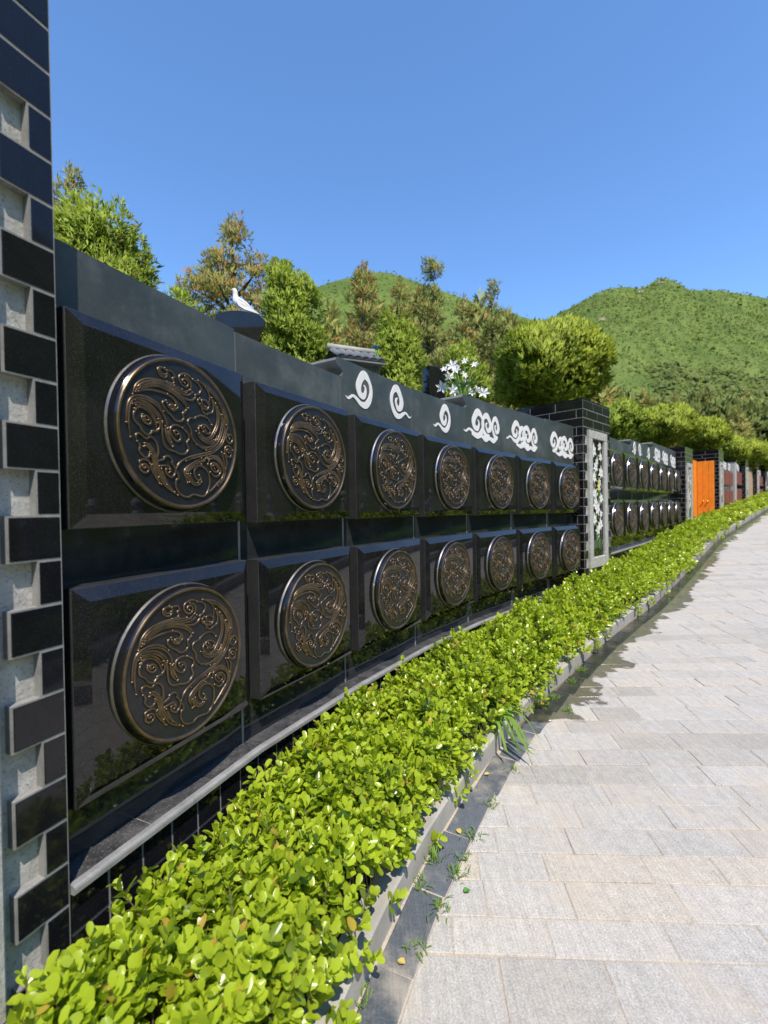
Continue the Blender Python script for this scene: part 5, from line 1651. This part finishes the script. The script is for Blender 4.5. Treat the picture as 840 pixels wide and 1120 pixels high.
# black headstone and white lilies further along
u, Y = 0.115, 4.75
x, y = dirpos(u, Y); z = tz(x, y); top = top_from(403, u, Y)
root = tag(empty('headstone', (x, y, z), 0.5), 'square black polished headstone next to the white flowers', 'headstone')
hh = top - z
b = MB(); b.cbox(-.1, .1, -.06, .06, .06, hh, 'polished', .006); b.build('tablet', root, (0, 0, 0))
b = MB(); b.cbox(-.15, .15, -.1, .1, -.15, .06, 'side', .01); b.build('plinth', root, (0, 0, 0))
u, Y = 0.178, 4.55
x, y = dirpos(u, Y); z = tz(x, y)
root = tag(empty('flower_vase', (x, y, z)), 'grey vase of white artificial lilies beside the black headstone', 'flowers')
hv_ = top_from(436, u, Y) - z
b = MB()
prof = [(.05, 0), (.065, hv_ * .3), (.075, hv_ * .6), (.045, hv_ * .85), (.06, hv_)]
n = 16
for (r0, z0_), (r1, z1_) in zip(prof[:-1], prof[1:]):
    b.add([(r0 * math.cos(2 * math.pi * k / n), r0 * math.sin(2 * math.pi * k / n), z0_) for k in range(n)] + [(r1 * math.cos(2 * math.pi * k / n), r1 * math.sin(2 * math.pi * k / n), z1_) for k in range(n)],
          [(k, (k + 1) % n, n + (k + 1) % n, n + k) for k in range(n)], 'cap', True)
b.build('vase', root, (0, 0, 0))
bs = MB(); rg = random.Random(8)
FL = [(515, 392), (505, 402), (522, 400), (497, 405), (488, 408), (492, 414), (510, 410), (503, 424), (517, 428), (494, 430), (525, 424), (487, 424), (513, 418), (530, 432)]
for (qx, qy) in FL:
    uu = (qx - 420) / 498; c = Vector((uu * Y - x + rg.uniform(-.02, .02), rg.uniform(-.12, .12), top_from(qy, uu, Y) - z))
    bs.tube([(0, 0, hv_ * .9), (c.x * .5, c.y * .5, (hv_ + c.z) / 2), tuple(c)], .004, 'stalk', 5)
    fd = Vector((rg.uniform(-.6, .6), -0.8, rg.uniform(.0, .7))).normalized(); a_ = fd.orthogonal().normalized(); b_ = fd.cross(a_)
    s = rg.uniform(.045, .075); bf = MB()
    for k in range(6):
        an = k * math.pi / 3; dr = a_ * math.cos(an) + b_ * math.sin(an); sd = fd.cross(dr)
        bf.add([tuple(c), tuple(c + dr * s * .5 + fd * s * .35 + sd * s * .22), tuple(c + dr * s + fd * s * .3), tuple(c + dr * s * .5 + fd * s * .35 - sd * s * .22)], [(0, 1, 2, 3)], 'petal')
    bf.build('lily', root, (0, 0, 0))
for k in range(30):
    a = rg.uniform(0, 6.28); l = rg.uniform(.1, .2); p = Vector((math.cos(a) * .05, math.sin(a) * .05, hv_ + rg.uniform(0, .12))); q = p + Vector((math.cos(a) * l, math.sin(a) * l, l * rg.uniform(.2, .9)))
    sd = Vector((-math.sin(a), math.cos(a), 0)) * .015
    bs.add([tuple(p), tuple((p + q) / 2 + sd), tuple(q), tuple((p + q) / 2 - sd)], [(0, 1, 2, 3)], 'stalk')
bs.build('stems', root, (0, 0, 0))

# ------------------------------------------------------------------ across the path: low dark wall with carved posts (mirrored in the polished slabs)
b = MB()
sA = np.arange(-1.5, 30, 0.25)
prof = [(3.52, 0.1), (3.52, 0.82), (3.5, 0.83), (3.5, 0.9), (3.8, 0.9), (3.8, 0.1)]
V = [at(s, o, z) for s in sA for o, z in prof]; m_ = len(prof)
F = [(i * m_ + j, (i + 1) * m_ + j, (i + 1) * m_ + j + 1, i * m_ + j + 1) for i in range(len(sA) - 1) for j in range(m_ - 1)]
o0 = np.array(at(0.0, 3.6)); 
b.add([tuple(np.array(v) - o0) for v in V], F, 'side')
root = tag(empty('low_wall', o0), 'low dark granite wall on the far side of the path', 'wall', None, 'thing')
b.build('wall_body', root, (0, 0, 0))
pm_ = MB(); n = 14
for (r0, z0_), (r1, z1_) in zip([(.07, 0), (.07, .03), (.05, .05), (.05, .28), (.075, .31), (.075, .34), (.045, .37), (.08, .43), (.085, .48), (.05, .54)], [(.07, .03), (.05, .05), (.05, .28), (.075, .31), (.075, .34), (.045, .37), (.08, .43), (.085, .48), (.05, .54), (.0, .56)]):
    pm_.add([(r0 * math.cos(2 * math.pi * k / n), r0 * math.sin(2 * math.pi * k / n), z0_) for k in range(n)] + [(r1 * math.cos(2 * math.pi * k / n), r1 * math.sin(2 * math.pi * k / n), z1_) for k in range(n)], [(k, (k + 1) % n, n + (k + 1) % n, n + k) for k in range(n)], 'kerb', True)
pme = pm_.mesh('carved_post')
for s in np.arange(0.6, 14, 1.15):
    o = link(bpy.data.objects.new('carved_post', pme), None, at(s, 3.65, 0.895))
    tag(o, 'pale carved stone post standing on the low wall across the path', 'post', 'carved posts across the path')
